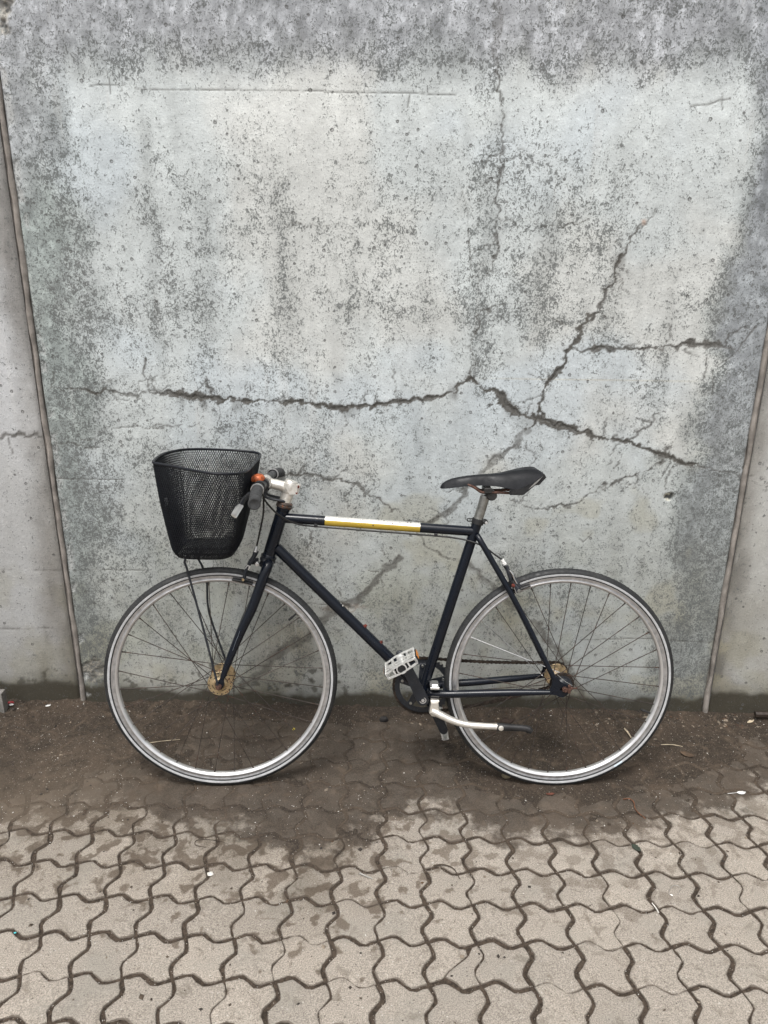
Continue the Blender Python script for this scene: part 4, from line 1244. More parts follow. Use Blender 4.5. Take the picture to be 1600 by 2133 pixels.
for s in (1, -1):
    poly = [(p[0], .034 * s, p[1]) for p in ((-.1765, .5640), (-.1400, .5645), (-.1080, .5925), (-.0970, .5935), (-.0790, .6140), (-.0850, .6235), (-.1120, .6060), (-.1450, .5830), (-.1740, .5770))]
    m.prism(poly, N_ * s * .030, .003)
m.prism([(p[0], -.040, p[1]) for p in ((-.1250, .5850), (-.1000, .5970), (-.0800, .6150), (-.0860, .6230), (-.1130, .6100), (-.1350, .5950))], N_ * .080, .003)
m.build('saddle_shell', black, saddle)
for s in (1, -1):
    m = MB(FRM)
    m.prism([(p[0], .0655 * s, p[1]) for p in ((-.1300, .5800), (-.1060, .5985), (-.0900, .6185), (-.1130, .6000))], N_ * s * .002, .0004)
    m.build('saddle_trim', chrome, saddle)
    m = MB(FRM)
    m.tube(crm([(-.3000, .010 * s, .590), (-.2850, .019 * s, .585), (-.2690, .022 * s, .5775), (-.2510, .022 * s, .5655), (-.2300, .022 * s, .5648), (-.2000, .022 * s, .5648), (-.1550, .030 * s, .5640)], 5), .0038, 10)
    m.build('saddle_rail', rustm, saddle)
m = MB(FRM)
m.box((-.2330, 0, .5700), .020, .060, .017, bev=.003)
m.box((-.2330, 0, .5815), .014, .040, .016, bev=.002)
m.lathe((-.2215, -.024, .5560), N_, [(0, 0), (0, .0125), (.003, .0150), (.045, .0150), (.048, .0125), (.048, 0)], 24)
m.build('saddle_clamp', basic('dark_clamp', (.03, .029, .028), .5, .5, var=.3, dust=.2), saddle)
m = MB(FRM)
sp0, sp1 = np.array([-.2625, 0, .455]), np.array([-.2360, 0, .5530])
m.lathe(sp0, sp1 - sp0, [(0, 0), (0, .0136), (.090, .0136), (.094, .0142), (.1005, .0135), (.1005, 0)], 28)
m.build('seat_post', steelpost, bike)
sd = unit(sp1 - sp0)
cc = np.array([-.2573, 0, .4720])
m = MB(FRM)
m.lathe(cc - sd * .001, sd, [(0, .0140), (0, .0175), (.0145, .0175), (.0145, .0137)], 28)
m.tube([(-.2440, .010, .4790), (-.2330, .010, .4775)], [.006, .006], 12)
m.tube([(-.2335, -.012, .4780), (-.2335, .016, .4780)], .0058, 12)
m.tube(crm([(-.2720, .004, .4860), (-.2840, .006, .4870), (-.2870, .006, .4830), (-.2830, .006, .4790), (-.2710, .004, .4800)], 5), .0016, 8)
sc = m.build('seat_clamp', black, bike)
m = MB(FRM); m.cyl((-.2335, .016, .4770), (-.2335, .0195, .4770), .0042, 12); m.build('clamp_bolt', alu, sc)

# ---- drivetrain
Rg = .0885
m = MB(FRM); cn = -.0450
def ringz(r, a): return np.array([BBc[0] + r * math.cos(a), cn, BBc[2] + r * math.sin(a)])
m.lathe((BBc[0], cn - .0016, BBc[2]), N_, [(0, .0700), (0, .0850), (.0032, .0850), (.0032, .0700)], 88, closed=True)
for k in range(44):
    a = 2 * math.pi * k / 44; da = 2 * math.pi / 44
    m.prism([ringz(.0845, a - da * .36) - N_ * .0012, ringz(.0905, a - da * .12) - N_ * .0012, ringz(.0905, a + da * .12) - N_ * .0012, ringz(.0845, a + da * .36) - N_ * .0012], N_ * .0024)
for k in range(5):
    a = math.radians(20 + 72 * k)
    t_ = np.array([-math.sin(a), 0, math.cos(a)])
    c_ = ringz(0, 0) * 0 + np.array([BBc[0], cn, BBc[2]])
    d_ = np.array([math.cos(a), 0, math.sin(a)])
    m.prism([c_ + d_ * .012 - t_ * .014, c_ + d_ * .072 - t_ * .0085, c_ + d_ * .072 + t_ * .0085, c_ + d_ * .012 + t_ * .014], N_ * .005, .001)
m.lathe((BBc[0], cn - .004, BBc[2]), N_, [(0, 0), (0, .022), (.012, .022), (.014, .016), (.030, .015)], 28)
cr_ = m.build('chainring', satin, bike)
m = MB(FRM)
for k in range(5):
    a = math.radians(20 + 72 * k); c_ = ringz(.0650, a) + N_ * .0045
    m = MB(FRM); m.cyl(c_, c_ + N_ * .003, .0045, 10); m.build('chainring_bolt', steelpost, cr_)
# crank arms
def crank_arm(a, b, n_a, n_b, name, mat):
    m = MB(FRM)
    A_ = np.array([a[0], n_a, a[1]]); B_ = np.array([b[0], n_b, b[1]])
    d = unit(np.array([b[0] - a[0], 0, b[1] - a[1]])); t_ = np.array([-d[2], 0, d[0]])
    for (c, r) in ((A_, .0172), (B_, .0135)):
        pass
    poly = []
    for k in range(13):
        an = math.pi / 2 + math.pi * k / 12
        poly.append((A_ + (d * math.cos(an) + t_ * math.sin(an)) * .0170))
    q = []
    for k in range(13):
        an = -math.pi / 2 + math.pi * k / 12
        q.append((B_ + (d * math.cos(an) + t_ * math.sin(an)) * .0130))
    m.prism(poly + q, N_ * (.0135 if n_a > 0 else -.0135), .0022)
    return m.build(name, mat, bike, angle=30)
PE = np.array([-.4745, .1080])
arm = crank_arm((BBc[0] - .0075, BBc[2] + .009), PE, .066, .078, 'crank_arm', satin)
arm.name = 'crank_arm'
m = MB(FRM); c = np.array([BBc[0] - .0075, .0790, BBc[2] + .009]); m.lathe(c, N_, [(0, .0102), (.0015, .0098), (.0012, .0075), (.0005, .0072), (.0005, .0050), (.0030, .0046), (.0030, 0)], 20); m.build('crank_bolt', alu, arm)
m = MB(FRM); m.tube([(BBc[0], -.06, BBc[2]), (BBc[0] - .004, .068, BBc[2] + .004)], [.012, .0125], 18); m.build('bottom_bracket_axle', satin, bike)
P2 = np.array([-.3320, -.2010])
arm2 = crank_arm((BBc[0] + .0, BBc[2]), P2, -.056, -.074, 'crank_arm', satin)
# pedals: cast cage with long side rails, end plates, a hollow barrel and reflectors
def pedal(c2, nin, nout, ang, refl):
    s = 1 if nout > nin else -1
    d = np.array([math.cos(ang), 0, math.sin(ang)]); t_ = np.array([-math.sin(ang), 0, math.cos(ang)])
    C = np.array([c2[0], 0, c2[1]])
    def at(x, n, z): return C + d * x + t_ * z + N_ * n
    m = MB(FRM)
    L, H = .047, .0125
    a_, b_ = (nin + s * .012), nout
    for n_ in (a_, b_ - s * .006):
        # end plates: top and bottom bars tapering to the ends, with windows between
        for z0 in (H - .003, -H):
            m.prism([at(-L * .92, n_, z0 * .55 if z0 > 0 else z0 * .75), at(-L * .3, n_, z0), at(L * .3, n_, z0), at(L * .92, n_, z0 * .55 if z0 > 0 else z0 * .75), at(L * .92, n_, (z0 * .55 if z0 > 0 else z0 * .75) + .0045), at(L * .3, n_, z0 + .004), at(-L * .3, n_, z0 + .004), at(-L * .92, n_, (z0 * .55 if z0 > 0 else z0 * .75) + .0045)], N_ * s * .006, .0006)
        for x0 in (-L * .52, L * .44, -L * .98, L * .90):
            m.prism([at(x0, n_, -H * .78), at(x0 + .004, n_, -H * .78), at(x0 + .004, n_, H * .78), at(x0, n_, H * .78)], N_ * s * .006, .0005)
    for x0 in (-L, L - .0045):
        m.prism([at(x0, a_, -H * .6), at(x0 + .0045, a_, -H * .6), at(x0 + .0045, a_, H * .75), at(x0, a_, H * .75)], N_ * s * abs(b_ - a_), .0008)
        for k in range(7):
            n_ = a_ + (b_ - a_) * (k + .5) / 7
            m.prism([at(x0 - .0005, n_ - .003, H * .7), at(x0 + .005, n_ - .003, H * .7), at(x0 + .0028, n_ - .003, H * 1.05)], N_ * .005)
    for x0 in (-L * .55, L * .45):
        for z0 in (H * .80,):
            m.prism([at(x0, a_, z0 - .003), at(x0 + .005, a_, z0 - .003), at(x0 + .004, a_, z0 + .0006), at(x0 + .001, a_, z0 + .0006)], N_ * s * abs(b_ - a_), .0004)
    for n_ in (.38, .62):
        nn = a_ + (b_ - a_) * n_
        m.prism([at(-L, nn, H * .45), at(L, nn, H * .45), at(L, nn, H * .75), at(-L, nn, H * .75)], N_ * s * .004, .0004)
    m.lathe(at(0, a_, 0), N_ * s, [(0, .0085), (0, .0125), (.004, .0125), (.008, .0100), (abs(b_ - a_) - .010, .0100), (abs(b_ - a_) - .006, .0140), (abs(b_ - a_) + .001, .0145), (abs(b_ - a_) + .001, .0115)], 24)
    o = m.build('pedal', basic('cast_pedal_alloy', (.74, .74, .72), .45, .7, var=.15, scale=120, dust=.08, bump=.6), bike, angle=30)
    m = MB(FRM); m.lathe(at(0, b_ + s * -.0035, 0), N_ * s, [(0, .0118), (.0025, .0112), (.0028, .0090), (.0020, .0085), (.0020, 0)], 24); m.build('pedal_end_cap', black, o)
    m = MB(FRM); m.lathe(at(0, nin - s * .004, 0), N_ * s, [(0, 0), (0, .0075), (.018, .0075), (.018, 0)], 14); m.build('pedal_axle', steelpost, o)
    if refl:
        for x0, sg in ((L + .0002, 1), (-L - .0042, -1)):
            mid = (a_ + b_) / 2
            m = MB(FRM); m.prism([at(x0, mid - s * .026, -H * .55), at(x0 + .004, mid - s * .026, -H * .55), at(x0 + .004, mid - s * .026, H * .62), at(x0, mid - s * .026, H * .62)], N_ * s * .052, .0008)
            h_ = m.build('reflector_housing', black, o)
            m = MB(FRM); xx = x0 + (.0042 if sg > 0 else -.0010)
            m.prism([at(xx, mid - s * .020, -H * .42), at(xx + .0012, mid - s * .020, -H * .42), at(xx + .0012, mid - s * .020, H * .52), at(xx, mid - s * .020, H * .52)], N_ * s * .040, .0003)
            m.build('reflector', amber, o)
    return o
pedal(PE, .094, .187, math.radians(31), True)
pedal(P2 + np.array([0, .0]), -.090, -.178, math.radians(104), False)
# rear cog
m = MB(FRM)
m.lathe((0, cn - .002, 0), N_, [(0, .015), (0, .0325), (.004, .0325), (.004, .015)], 36, closed=True)
for k in range(18):
    a = 2 * math.pi * k / 18
    p = lambda r, b: np.array([r * math.cos(b), cn - .0012, r * math.sin(b)])
    m.prism([p(.0320, a - .10), p(.0375, a - .035), p(.0375, a + .035), p(.0320, a + .10)], N_ * .0024)
m.build('rear_cog', chainm, bike)
# chain
def ang(c0, r0, c1, r1, sgn):
    v = c1 - c0; L = np.linalg.norm(v); b = math.atan2(v[1], v[0]); return b + sgn * math.acos((r0 - r1) / L)
c0_, c1_ = np.array([BBc[0], BBc[2]]), np.array([0.0, 0.0]); r0_, r1_ = .0890, .0360
au, al = ang(c0_, r0_, c1_, r1_, 1), ang(c0_, r0_, c1_, r1_, -1)
path = []
def arc(c, r, a, b, n):
    return [c + r * np.array([math.cos(a + (b - a) * k / n), math.sin(a + (b - a) * k / n)]) for k in range(n + 1)]
path += arc(c0_, r0_, au, al + 2 * math.pi, 60)
low0, low1 = path[-1], c1_ + r1_ * np.array([math.cos(al), math.sin(al)])
path += [low0 + (low1 - low0) * t_ + np.array([0, -.010 * math.sin(math.pi * t_)]) for t_ in np.linspace(0, 1, 40)[1:-1]]
path += arc(c1_, r1_, al, au, 24)
up0 = path[-1]
path += [up0 + (path[0] - up0) * t_ + np.array([0, -.006 * math.sin(math.pi * t_)]) for t_ in np.linspace(0, 1, 40)[1:-1]]
path.append(path[0])
path = np.array(path); sl = np.concatenate([[0], np.cumsum(np.linalg.norm(np.diff(path, axis=0), axis=1))])
nl = int(round(sl[-1] / .0127)); cps = [np.array([np.interp(s_, sl, path[:, 0]), np.interp(s_, sl, path[:, 1])]) for s_ in np.linspace(0, sl[-1], nl + 1)]
m = MB(FRM)
for k in range(nl):
    a, b = cps[k], cps[k + 1]; d = unit(b - a); t_ = np.array([-d[1], d[0]])
    off = .0036 if k % 2 else .0022
    for s in (1, -1):
        poly = []
        for (c, sg) in ((a, -1), (b, 1)):
            for q in (-1, -.5, 0, .5, 1):
                an = q * math.pi / 2 * 1.0
                v = d * sg * math.cos(an) * .0042 + t_ * math.sin(an) * .0042 * sg
                poly.append(np.array([c[0] + v[0], cn + s * off, c[1] + v[1]]))
            v = t_ * .0027 * sg
            mid = (a + b) / 2
            poly.append(np.array([mid[0] + v[0], cn + s * off, mid[1] + v[1]]))
        m.prism(poly, N_ * s * .0011)
    m.tube([np.array([a[0], cn - .005, a[1]]), np.array([a[0], cn + .005, a[1]])], .0036, 8)
m.build('chain', chainm, bike, angle=30)

# ---- kickstand (folded up along the chain stay)
m = MB(FRM)
m.box((-.3722, .026, -.0075), .0255, .050, .0075, bev=.0015)
m.box((-.3722, .026, -.0020), .0160, .034, .0060, bev=.002)
ks0 = m.build('kickstand_clamp', alu, bike)
m = MB(FRM)
m.box((-.3714, .026, -.0480), .0245, .050, .0065, bev=.0015)
m.prism([(p[0], .034, p[1]) for p in ((-.3825, -.050), (-.3610, -.050), (-.3590, -.066), (-.3575, -.078), (-.3610, -.090), (-.3700, -.0965), (-.3800, -.0935), (-.3880, -.083), (-.3855, -.066))], N_ * .017, .002)
ks = m.build('kickstand', champagne, bike)
m = MB(FRM); m.cyl((-.3735, .051, -.0765), (-.3735, .0545, -.0765), .0035, 10); m.build('pivot_rivet', rustred, ks)
m = MB(FRM)
m.tube(crm([(-.3790, .044, -.0790), (-.3543, .050, -.0890), (-.3166, .056, -.1054), (-.2749, .062, -.1140), (-.2300, .066, -.1160), (-.1890, .069, -.1168)], 6), [.0115, .0112, .0104, .0096, .0090, .0088], 16)
m.build('kickstand_leg', champagne, ks)
m = MB(FRM)
m.tube(crm([(-.1905, .069, -.1168), (-.1800, .070, -.1170), (-.1426, .0705, -.1190), (-.1090, .071, -.1212), (-.0990, .071, -.1250), (-.0905, .071, -.1310)], 5), [.0112, .0116, .0102, .0096, .0112, .0082], 16, squash=(.9, 1))
ft = m.build('kickstand_foot', black, ks)
m = MB(FRM); m.lathe((-.1805, .0785, -.1172), N_, [(0, .0080), (.0012, .0078), (.0022, .0060), (.0024, 0)], 18); m.build('foot_button', champagne, ft)

# ---- cables
MB(FRK).tube(crm([(.1350, .128, .580), (.1472, .126, .5760), (.1485, .110, .5520), (.1435, .080, .5100), (.1322, .050, .4643), (.1215, .035, .4225), (.1182, .031, .4095)], 8), .0026, 10).build('front_brake_cable', cablem, bike)
MB(FRM).tube(crm([(-.8560, .128, .5800), (-.8480, .126, .5740), (-.8443, .110, .5549), (-.8320, .080, .5284), (-.8158, .055, .5050), (-.7918, .036, .4848), (-.7599, .020, .4700), (-.7161, .010, .4625),
         (-.5502, .010, .4500), (-.3755, .010, .4370), (-.3180, .012, .4311), (-.2698, .018, .4215), (-.2351, .024, .4062), (-.2070, .028, .3866), (-.1875, .030, .3735)], 8), .0026, 10).build('rear_brake_cable', cablem, bike)

# ---- brakes
def caliper(fr, pts_cable, name, P):
    pass
m = MB(FRK)      # front caliper
for s in (1, -1):
    m.tube(crm([(.1140, .010 * s, .3800), (.1060, .024 * s, .3700), (.0930, .031 * s, .3520), (.0840, .034 * s, .3330), (.0800, .033 * s, .3150)], 5), [.0055, .0065, .0072, .0068, .0075], 12, squash=(1, .7))
m.tube([(.1120, .028, .3900), (.1067, .030, .3740), (.0985, .028, .3600)], [.0052, .0048, .0052], 12)
m.tube([(.118, .0, .3560), (.100, .0, .3560), (.092, .0, .3560)], [.010, .009, .006], 14)
fb = m.build('front_brake', satin, bike)
m = MB(FRK); m.lathe((.1172, .030, .4075), (-.28, 0, -1), [(0, .0026), (.002, .0034), (.010, .0048), (.011, .0060), (.0125, .0060), (.013, .0048), (.0145, .0060), (.016, .0060), (.0165, .0036)], 14); m.build('cable_adjuster', alu, fb)
m = MB(FRK); m.box((.0925, .0360, .3480), .013, .004, .011, ax=(unit((.5, 0, .85)), N_, unit((-.85, 0, .5))), bev=.001); m.build('caliper_highlight_plate', alu, fb)
m = MB(FRK); m.cyl((.1170, .020, .3560), (.1170, .034, .3560), .0062, 12); m.cyl((.1160, .034, .3560), (.1160, .037, .3560), .0035, 6); m.build('centre_bolt', chrome, fb)
m = MB(FRK); m.cyl((.0775, .036, .3130), (.0775, .041, .3130), .0040, 12); m.build('pad_bolt', gold, fb)
for s in (1, -1):
    m = MB(FRK)
    pts = []
    for a in np.linspace(math.radians(82), math.radians(71), 6):
        pts.append((.3105 * math.cos(a) - .0, .0165 * s, .3105 * math.sin(a)))
    m.tube(pts, [.0040, .0055, .0058, .0055, .0045], 10, squash=(1, .8))
    m.build('brake_pad', black, fb)
m = MB(FRM)      # rear caliper
for s in (1, -1):
    m.tube(crm([(-.1760, .010 * s, .3480), (-.1680, .024 * s, .3400), (-.1560, .030 * s, .3240), (-.1430, .033 * s, .3080), (-.1360, .034 * s, .2960)], 5), [.0055, .0070, .0075, .0078, .0082], 12, squash=(1, .7))
m.tube(crm([(-.1740, .030, .3560), (-.1700, .031, .3430), (-.1640, .032, .3250), (-.1600, .030, .3110)], 4), [.0050, .0060, .0058, .0050], 12)
m.tube([(-.1500, .030, .3020), (-.1410, .034, .2900), (-.1440, .034, .2790)], [.009, .010, .006], 12)
rb = m.build('rear_brake', satin, bike)
m = MB(FRM); m.lathe((-.1875, .0300, .3745), (.55, 0, -1), [(0, .0030), (.001, .0046), (.009, .0046), (.0095, .0030), (.011, .0030), (.0115, .0062), (.0140, .0062), (.0145, .0040), (.0155, .0060), (.0175, .0060), (.018, .0036)], 14); m.build('cable_adjuster', basic('white_adjuster', (.72, .72, .70), .4), rb)
m = MB(FRM)
m.tube(crm([(-.1665, .036, .3440), (-.1580, .037, .3340), (-.1520, .038, .3190), (-.1440, .038, .3055)], 4), [.0034, .0056, .0050, .0040], 12, squash=(1, .6))
m.build('bright_caliper_arm', chrome, rb)
m = MB(FRM); m.cyl((-.1545, .036, .3000), (-.1545, .0425, .3000), .0055, 6); m.cyl((-.1545, .0420, .3000), (-.1545, .0430, .3000), .0025, 6); m.build('anchor_bolt', rustred, rb)
m = MB(FRM); m.cyl((-.1375, .038, .2835), (-.1375, .043, .2835), .0056, 12); m.build('pad_bolt', steelpost, rb)
m = MB(FRM); m.tube([(-.1520, .0425, .2950), (-.1475, .0420, .2840), (-.1440, .0415, .2760)], [.0008, .0012, .0016], 6); m.build('cable_end', chrome, rb)
for z_, x_ in ((.3290, -.1845), (.3225, -.1820)):
    m = MB(FRM); m.cyl((x_, .022, z_), (x_ + .0015, .0310, z_), .0034, 10); m.build('mounting_bolt', chrome, rb)
m = MB(FRM); m.box((-.1760, .0270, .3120), .012, .006, .014, ax=(unit((.8, 0, .5)), N_, unit((-.5, 0, .8))), bev=.001); m.build('brake_block', alu, rb)
for s in (1, -1):
    m = MB(FRM); pts = []
    for a in np.linspace(math.radians(121), math.radians(109), 6):
        pts.append((.3110 * math.cos(a), .0165 * s, .3110 * math.sin(a)))
    m.tube(pts, [.0040, .0055, .0058, .0055, .0045], 10, squash=(1, .8)); m.build('brake_pad', black, rb)
# small pale sticker on the rear tyre
m = MB(FRM)
a0 = math.radians(-57.0)
V = []
for k in range(7):
    a = a0 + k * math.radians(.85)
    for r in (.3222, .3262):
        V.append((r * math.cos(a), math.sqrt(.0140 ** 2 - (r - .3265) ** 2) * .99 + .0009, r * math.sin(a)))
m.add(V, [(2 * k, 2 * k + 1, 2 * k + 3, 2 * k + 2) for k in range(6)])
m.build('tyre_sticker', basic('pale_blue_sticker', (.55, .66, .72), .5), rear_wheel, smooth=False)

# ---- basket
RIM = [(-.1341, .1295), (-.1422, .0638), (-.1466, -.0087), (-.1418, -.0839), (-.1180, -.170), (-.0777, -.2160), (-.0324, -.2375), (.0155, -.2500), (.0611, -.2500), (.0954, -.2354), (.1119, -.2018), (.1181, -.1221),
       (.1165, -.0321), (.1155, .070), (.1135, .1550), (.1037, .2042), (.0803, .2370), (.0418, .2470), (.0004, .2300), (-.0321, .2060), (-.0689, .1780), (-.1033, .1580), (-.1228, .1450)]
def rim_w(u): return .65 - (u) * math.tan(.08)
def closed_resample(P, n):
    P = np.array(P); Q = []
    m_ = len(P)
    for i in range(m_):
        a, b, c, d = P[i - 1], P[i], P[(i + 1) % m_], P[(i + 2) % m_]
        for k in range(8):
            t_ = k / 8
            Q.append(0.5 * ((2 * b) + (c - a) * t_ + (2 * a - 5 * b + 4 * c - d) * t_ * t_ + (-a + 3 * b - 3 * c + d) * t_ ** 3))
    Q = np.array(Q + [Q[0]]); s_ = np.concatenate([[0], np.cumsum(np.linalg.norm(np.diff(Q, axis=0), axis=1))])
    t_ = np.linspace(0, s_[-1], n, endpoint=False)
    return np.stack([np.interp(t_, s_, Q[:, k]) for k in range(Q.shape[1])], -1)
NS = 176
rim3 = np.array([(u_, n_, rim_w(u_)) for u_, n_ in closed_resample(RIM, NS)])
# floor of the basket: rounded rectangle, matched to the rim by direction from the centre
cx_b, cn_b, hx_b, hn_b, rc = -.0235, -.015, .086, .135, .045
def floor_pt(d):
    # ray against a superellipse
    e = 4.0
    k = (abs(d[0] / hx_b) ** e + abs(d[1] / hn_b) ** e) ** (-1 / e)
    return np.array([cx_b + d[0] * k, cn_b + d[1] * k])
cr0 = np.array([-.015, -.005])
flo = []
for p in rim3:
    d = unit(np.array([(p[0] - cr0[0]) / .13 * .086, (p[1] - cr0[1]) / .25 * .135])); flo.append(floor_pt(d))
flo = closed_resample(np.array(flo)[::4], NS) if False else np.array(flo)
WB = .392
flo3 = np.array([(p[0], p[1], WB - (p[0] - cx_b) * .03) for p in flo])
basket = empty('basket', (0, 0, 0)); basket.parent = bike
ROWS = 40
def wallpt(i, t_):
    i = i % NS; k = int(math.floor(i)); f = i - k
    a = flo3[k] * (1 - f) + flo3[(k + 1) % NS] * f; b = rim3[k] * (1 - f) + rim3[(k + 1) % NS] * f
    p = a + (b - a) * t_
    # rounded foot
    q = max(0, 1 - t_ / .10)
    c = np.array([cx_b, cn_b, p[2]])
    p = p + (c - p) * (.10 * q ** 2.2)
    # slight belly
    p = p + (c - p) * (-.035 * math.sin(math.pi * t_))
    return p
def strands():
    V = []; F = []
    def seg(a, b, r):
        d = unit(b - a); ref = np.array([0, 0, 1.]) if abs(d[2]) < .9 else np.array([1., 0, 0]); X = unit(np.cross(d, ref)); Y = np.cross(d, X)
        n = len(V)
        for P_ in (a, b):
            for k in range(3):
                an = 2 * math.pi * k / 3 + .4
                V.append(P_ + r * (math.cos(an) * X + math.sin(an) * Y))
        for k in range(3):
            l = (k + 1) % 3
            F.append((n + k, n + l, n + 3 + l, n + 3 + k))
    grid = [[wallpt(i + .5 * (j % 2), j / ROWS) for i in range(NS)] for j in range(ROWS + 1)]
    for j in range(ROWS):
        for i in range(NS):
            a = grid[j][i]
            if j % 2 == 0:
                seg(a, grid[j + 1][i], .00108); seg(a, grid[j + 1][(i - 1) % NS], .00108)
            else:
                seg(a, grid[j + 1][i], .00108); seg(a, grid[j + 1][(i + 1) % NS], .00108)
    # floor lattice
    poly = [wallpt(i, 0)[:2] for i in range(0, NS, 2)]
    zf = WB
    def inside(x, y):
        r = False; j = len(poly) - 1
        for i in range(len(poly)):
            xi, yi = poly[i]; xj, yj = poly[j]
            if (yi > y) != (yj > y) and x < (xj - xi) * (y - yi) / (yj - yi) + xi:
                r = not r
            j = i
        return r
    px_, py_ = .0070, .0064
    for jj in range(-26, 27):
        for ii in range(-18, 19):
            x = cx_b + (ii + .5 * (jj % 2)) * px_; y = cn_b + jj * py_
            if not inside(x, y):
                continue
            for dx in (-.5, .5):
                x2, y2 = x + dx * px_, y + py_
                if inside(x2, y2):
                    seg(np.array([x, y, zf - (x - cx_b) * .03]), np.array([x2, y2, zf - (x2 - cx_b) * .03]), .00108)
    return V, F
V_, F_ = strands()
P_ = FRK.pts(np.array(V_)) - np.array(rootloc(basket))
me = bpy.data.meshes.new('wire_mesh'); me.from_pydata([tuple(p) for p in P_], [], F_); me.materials.append(basketm); me.shade_smooth()
o = bpy.data.objects.new('wire_mesh', me); COL.objects.link(o); o.parent = basket
MB(FRK).tube([tuple(p) for p in rim3[::2]], .0036, 10, closed=True).build('basket_rim', basketm, basket)
MB(FRK).tube([tuple(wallpt(i, .0)) for i in range(0, NS, 2)], .0016, 8, closed=True).build('floor_wire', basketm, basket)
m = MB(FRK)
for n_ in (.030, -.030):
    m.tube(crm([(cx_b - .070, n_, WB - .004), (cx_b, n_, WB - .006), (cx_b + .07, n_, WB - .006)], 4), .0030, 8)
m.tube([(cx_b - .02, -.052, WB - .008), (cx_b - .02, .052, WB - .008)], .0035, 8)
m.build('floor_brace', basketm, basket)
m = MB(FRK)
m.tube(crm([(.100, .022, .560), (.118, .022, .566), (.1330, .020, .5700)], 4), .005, 8)
m.tube(crm([(.100, -.022, .560), (.118, -.022, .566), (.1330, -.020, .5700)], 4), .005, 8)
m.box((.101, 0, .555), .004, .10, .030, bev=.001)
m.build('basket_mount', basketm, basket)
m = MB(FRK); m.box((-.1250, .04, .540), .006, .018, .020, bev=.002); m.box((-.1295, .04, .530), .006, .010, .006, bev=.001)
m.build('reflector_bracket', basic('grey_bracket', (.20, .21, .22), .5, .4), basket)
MB(FRK).tube(crm([(-.0700, .050, WB - .004), (-.0810, .051, .372), (-.0740, .052, .345), (-.0402, .055, .1893), (-.0103, .060, .0463), (-.0020, .063, .006)], 8), .0032, 10).build('basket_stay', satin, basket)
MB(FRK).tube(crm([(-.068, -.050, WB - .004), (-.0655, -.050, .3619), (-.0510, -.050, .3298), (-.0400, -.050, .2859), (-.0399, -.050, .2123), (-.0289, -.053, .1515), (.0065, -.060, .0268), (.0080, -.063, .006)], 8), .0032, 10).build('basket_stay', satin, basket)
# ---------------------------------------------------------------- litter on the ground
def G3(x, y, dz=0.0):
    return np.array([x, y, ground_z(x, y) + dz])
m = MB(); p0, p1 = G3(-.073, 1.606, .0035), G3(-.039, 1.590, .0022); d = unit(p1 - p0)
m.tube([p0, p0 + d * .002, p0 + d * .0021, p0 + (p1 - p0) * .8, p1], [.0040, .0034, .0022, .0020, .0004], 8)
for k in range(8):
    c = p0 + (p1 - p0) * (.28 + .08 * k); m.lathe(c, d, [(0, .0016), (.0006, .0029), (.0012, .0016)], 8)
tag(m.build('screw', basic('zinc_screw', (.42, .41, .38), .4, .8, rust=.2)), 'small steel screw lying on a paver below the pedal', 'screw')
def twig(pts, r, mat, name, label, cat, k=5):
    P_ = crm([G3(x, y, r + z) for x, y, z in pts], k)
    m = MB(); m.tube(P_, [r, r * .9, r * .6], 7)
    return tag(m.build(name, mat), label, cat)
bark = basic('twig_bark', (.060, .044, .030), .85, var=.4, scale=90, bump=.6)
pale = basic('pale_wood', (.50, .42, .30), .75, var=.3, scale=60)
twig([(.120, 1.640, .0), (.145, 1.640, .004), (.172, 1.628, .003), (.187, 1.596, 0)], .0019, bark, 'twig', 'dark curved twig crossing two joints in the middle of the paving', 'twig')
twig([(-.495, 1.690, 0), (-.526, 1.697, .001), (-.524, 1.716, .001), (-.474, 1.716, .001), (-.441, 1.705, 0)], .0012, basic('rusty_wire', (.05, .036, .026), .7, .3, var=.4), 'wire', 'thin hooked wire lying on the pavers below the front wheel', 'wire')
twig([(.695, 1.912, .001), (.713, 1.909, .005), (.722, 1.896, .004), (.719, 1.872, .002), (.724, 1.850, .003), (.738, 1.832, 0)], .0020, basic('orange_dry_stalk', (.13, .055, .026), .8, var=.4, scale=150, bump=.5), 'dry_stalk', 'orange-brown withered stalk on the dirt in front of the rear wheel', 'stalk')
twig([(.789, 2.245, .001), (.793, 2.222, .002), (.799, 2.200, .001)], .0030, pale, 'match_stick', 'short pale stick seen through the right of the rear wheel', 'stick')
twig([(.890, 2.172, .001), (.925, 2.170, .004), (.955, 2.160, .001)], .0014, pale, 'straw', 'thin dry stalk on the soil right of the rear wheel', 'straw')
twig([(-.800, 2.135, .0), (-.74, 2.150, .003), (-.69, 2.160, .002)], .0012, pale, 'straw', 'thin straw on the soil left of the front wheel', 'straw')
twig([(-.440, 2.005, .0), (-.415, 2.018, .003), (-.405, 2.012, .002)], .0018, bark, 'twig', 'tiny dark twig seen through the bottom of the front wheel', 'twig')
twig([(1.262, 2.333, .012), (1.32, 2.330, .013), (1.40, 2.326, .012)], .0100, basic('wet_wood', (.030, .021, .015), .6, var=.4, scale=50), 'branch_piece', 'dark wet stick against the wall foot at the right edge', 'stick')
twig([(.671, 1.500, .0), (.669, 1.512, .001), (.664, 1.530, .0)], .0019, basic('white_stick', (.70, .68, .62), .6), 'paper_stick', 'white paper stick in a joint among the near right pavers', 'stick')
twig([(.725, 1.555, .0005), (.717, 1.564, .001), (.737, 1.588, .001), (.752, 1.580, .001), (.735, 1.556, .0005)], .0007, basic('staple_steel', (.62, .61, .58), .35, .9), 'bent_wire', 'small bent steel wire loop on a right-hand paver', 'wire')
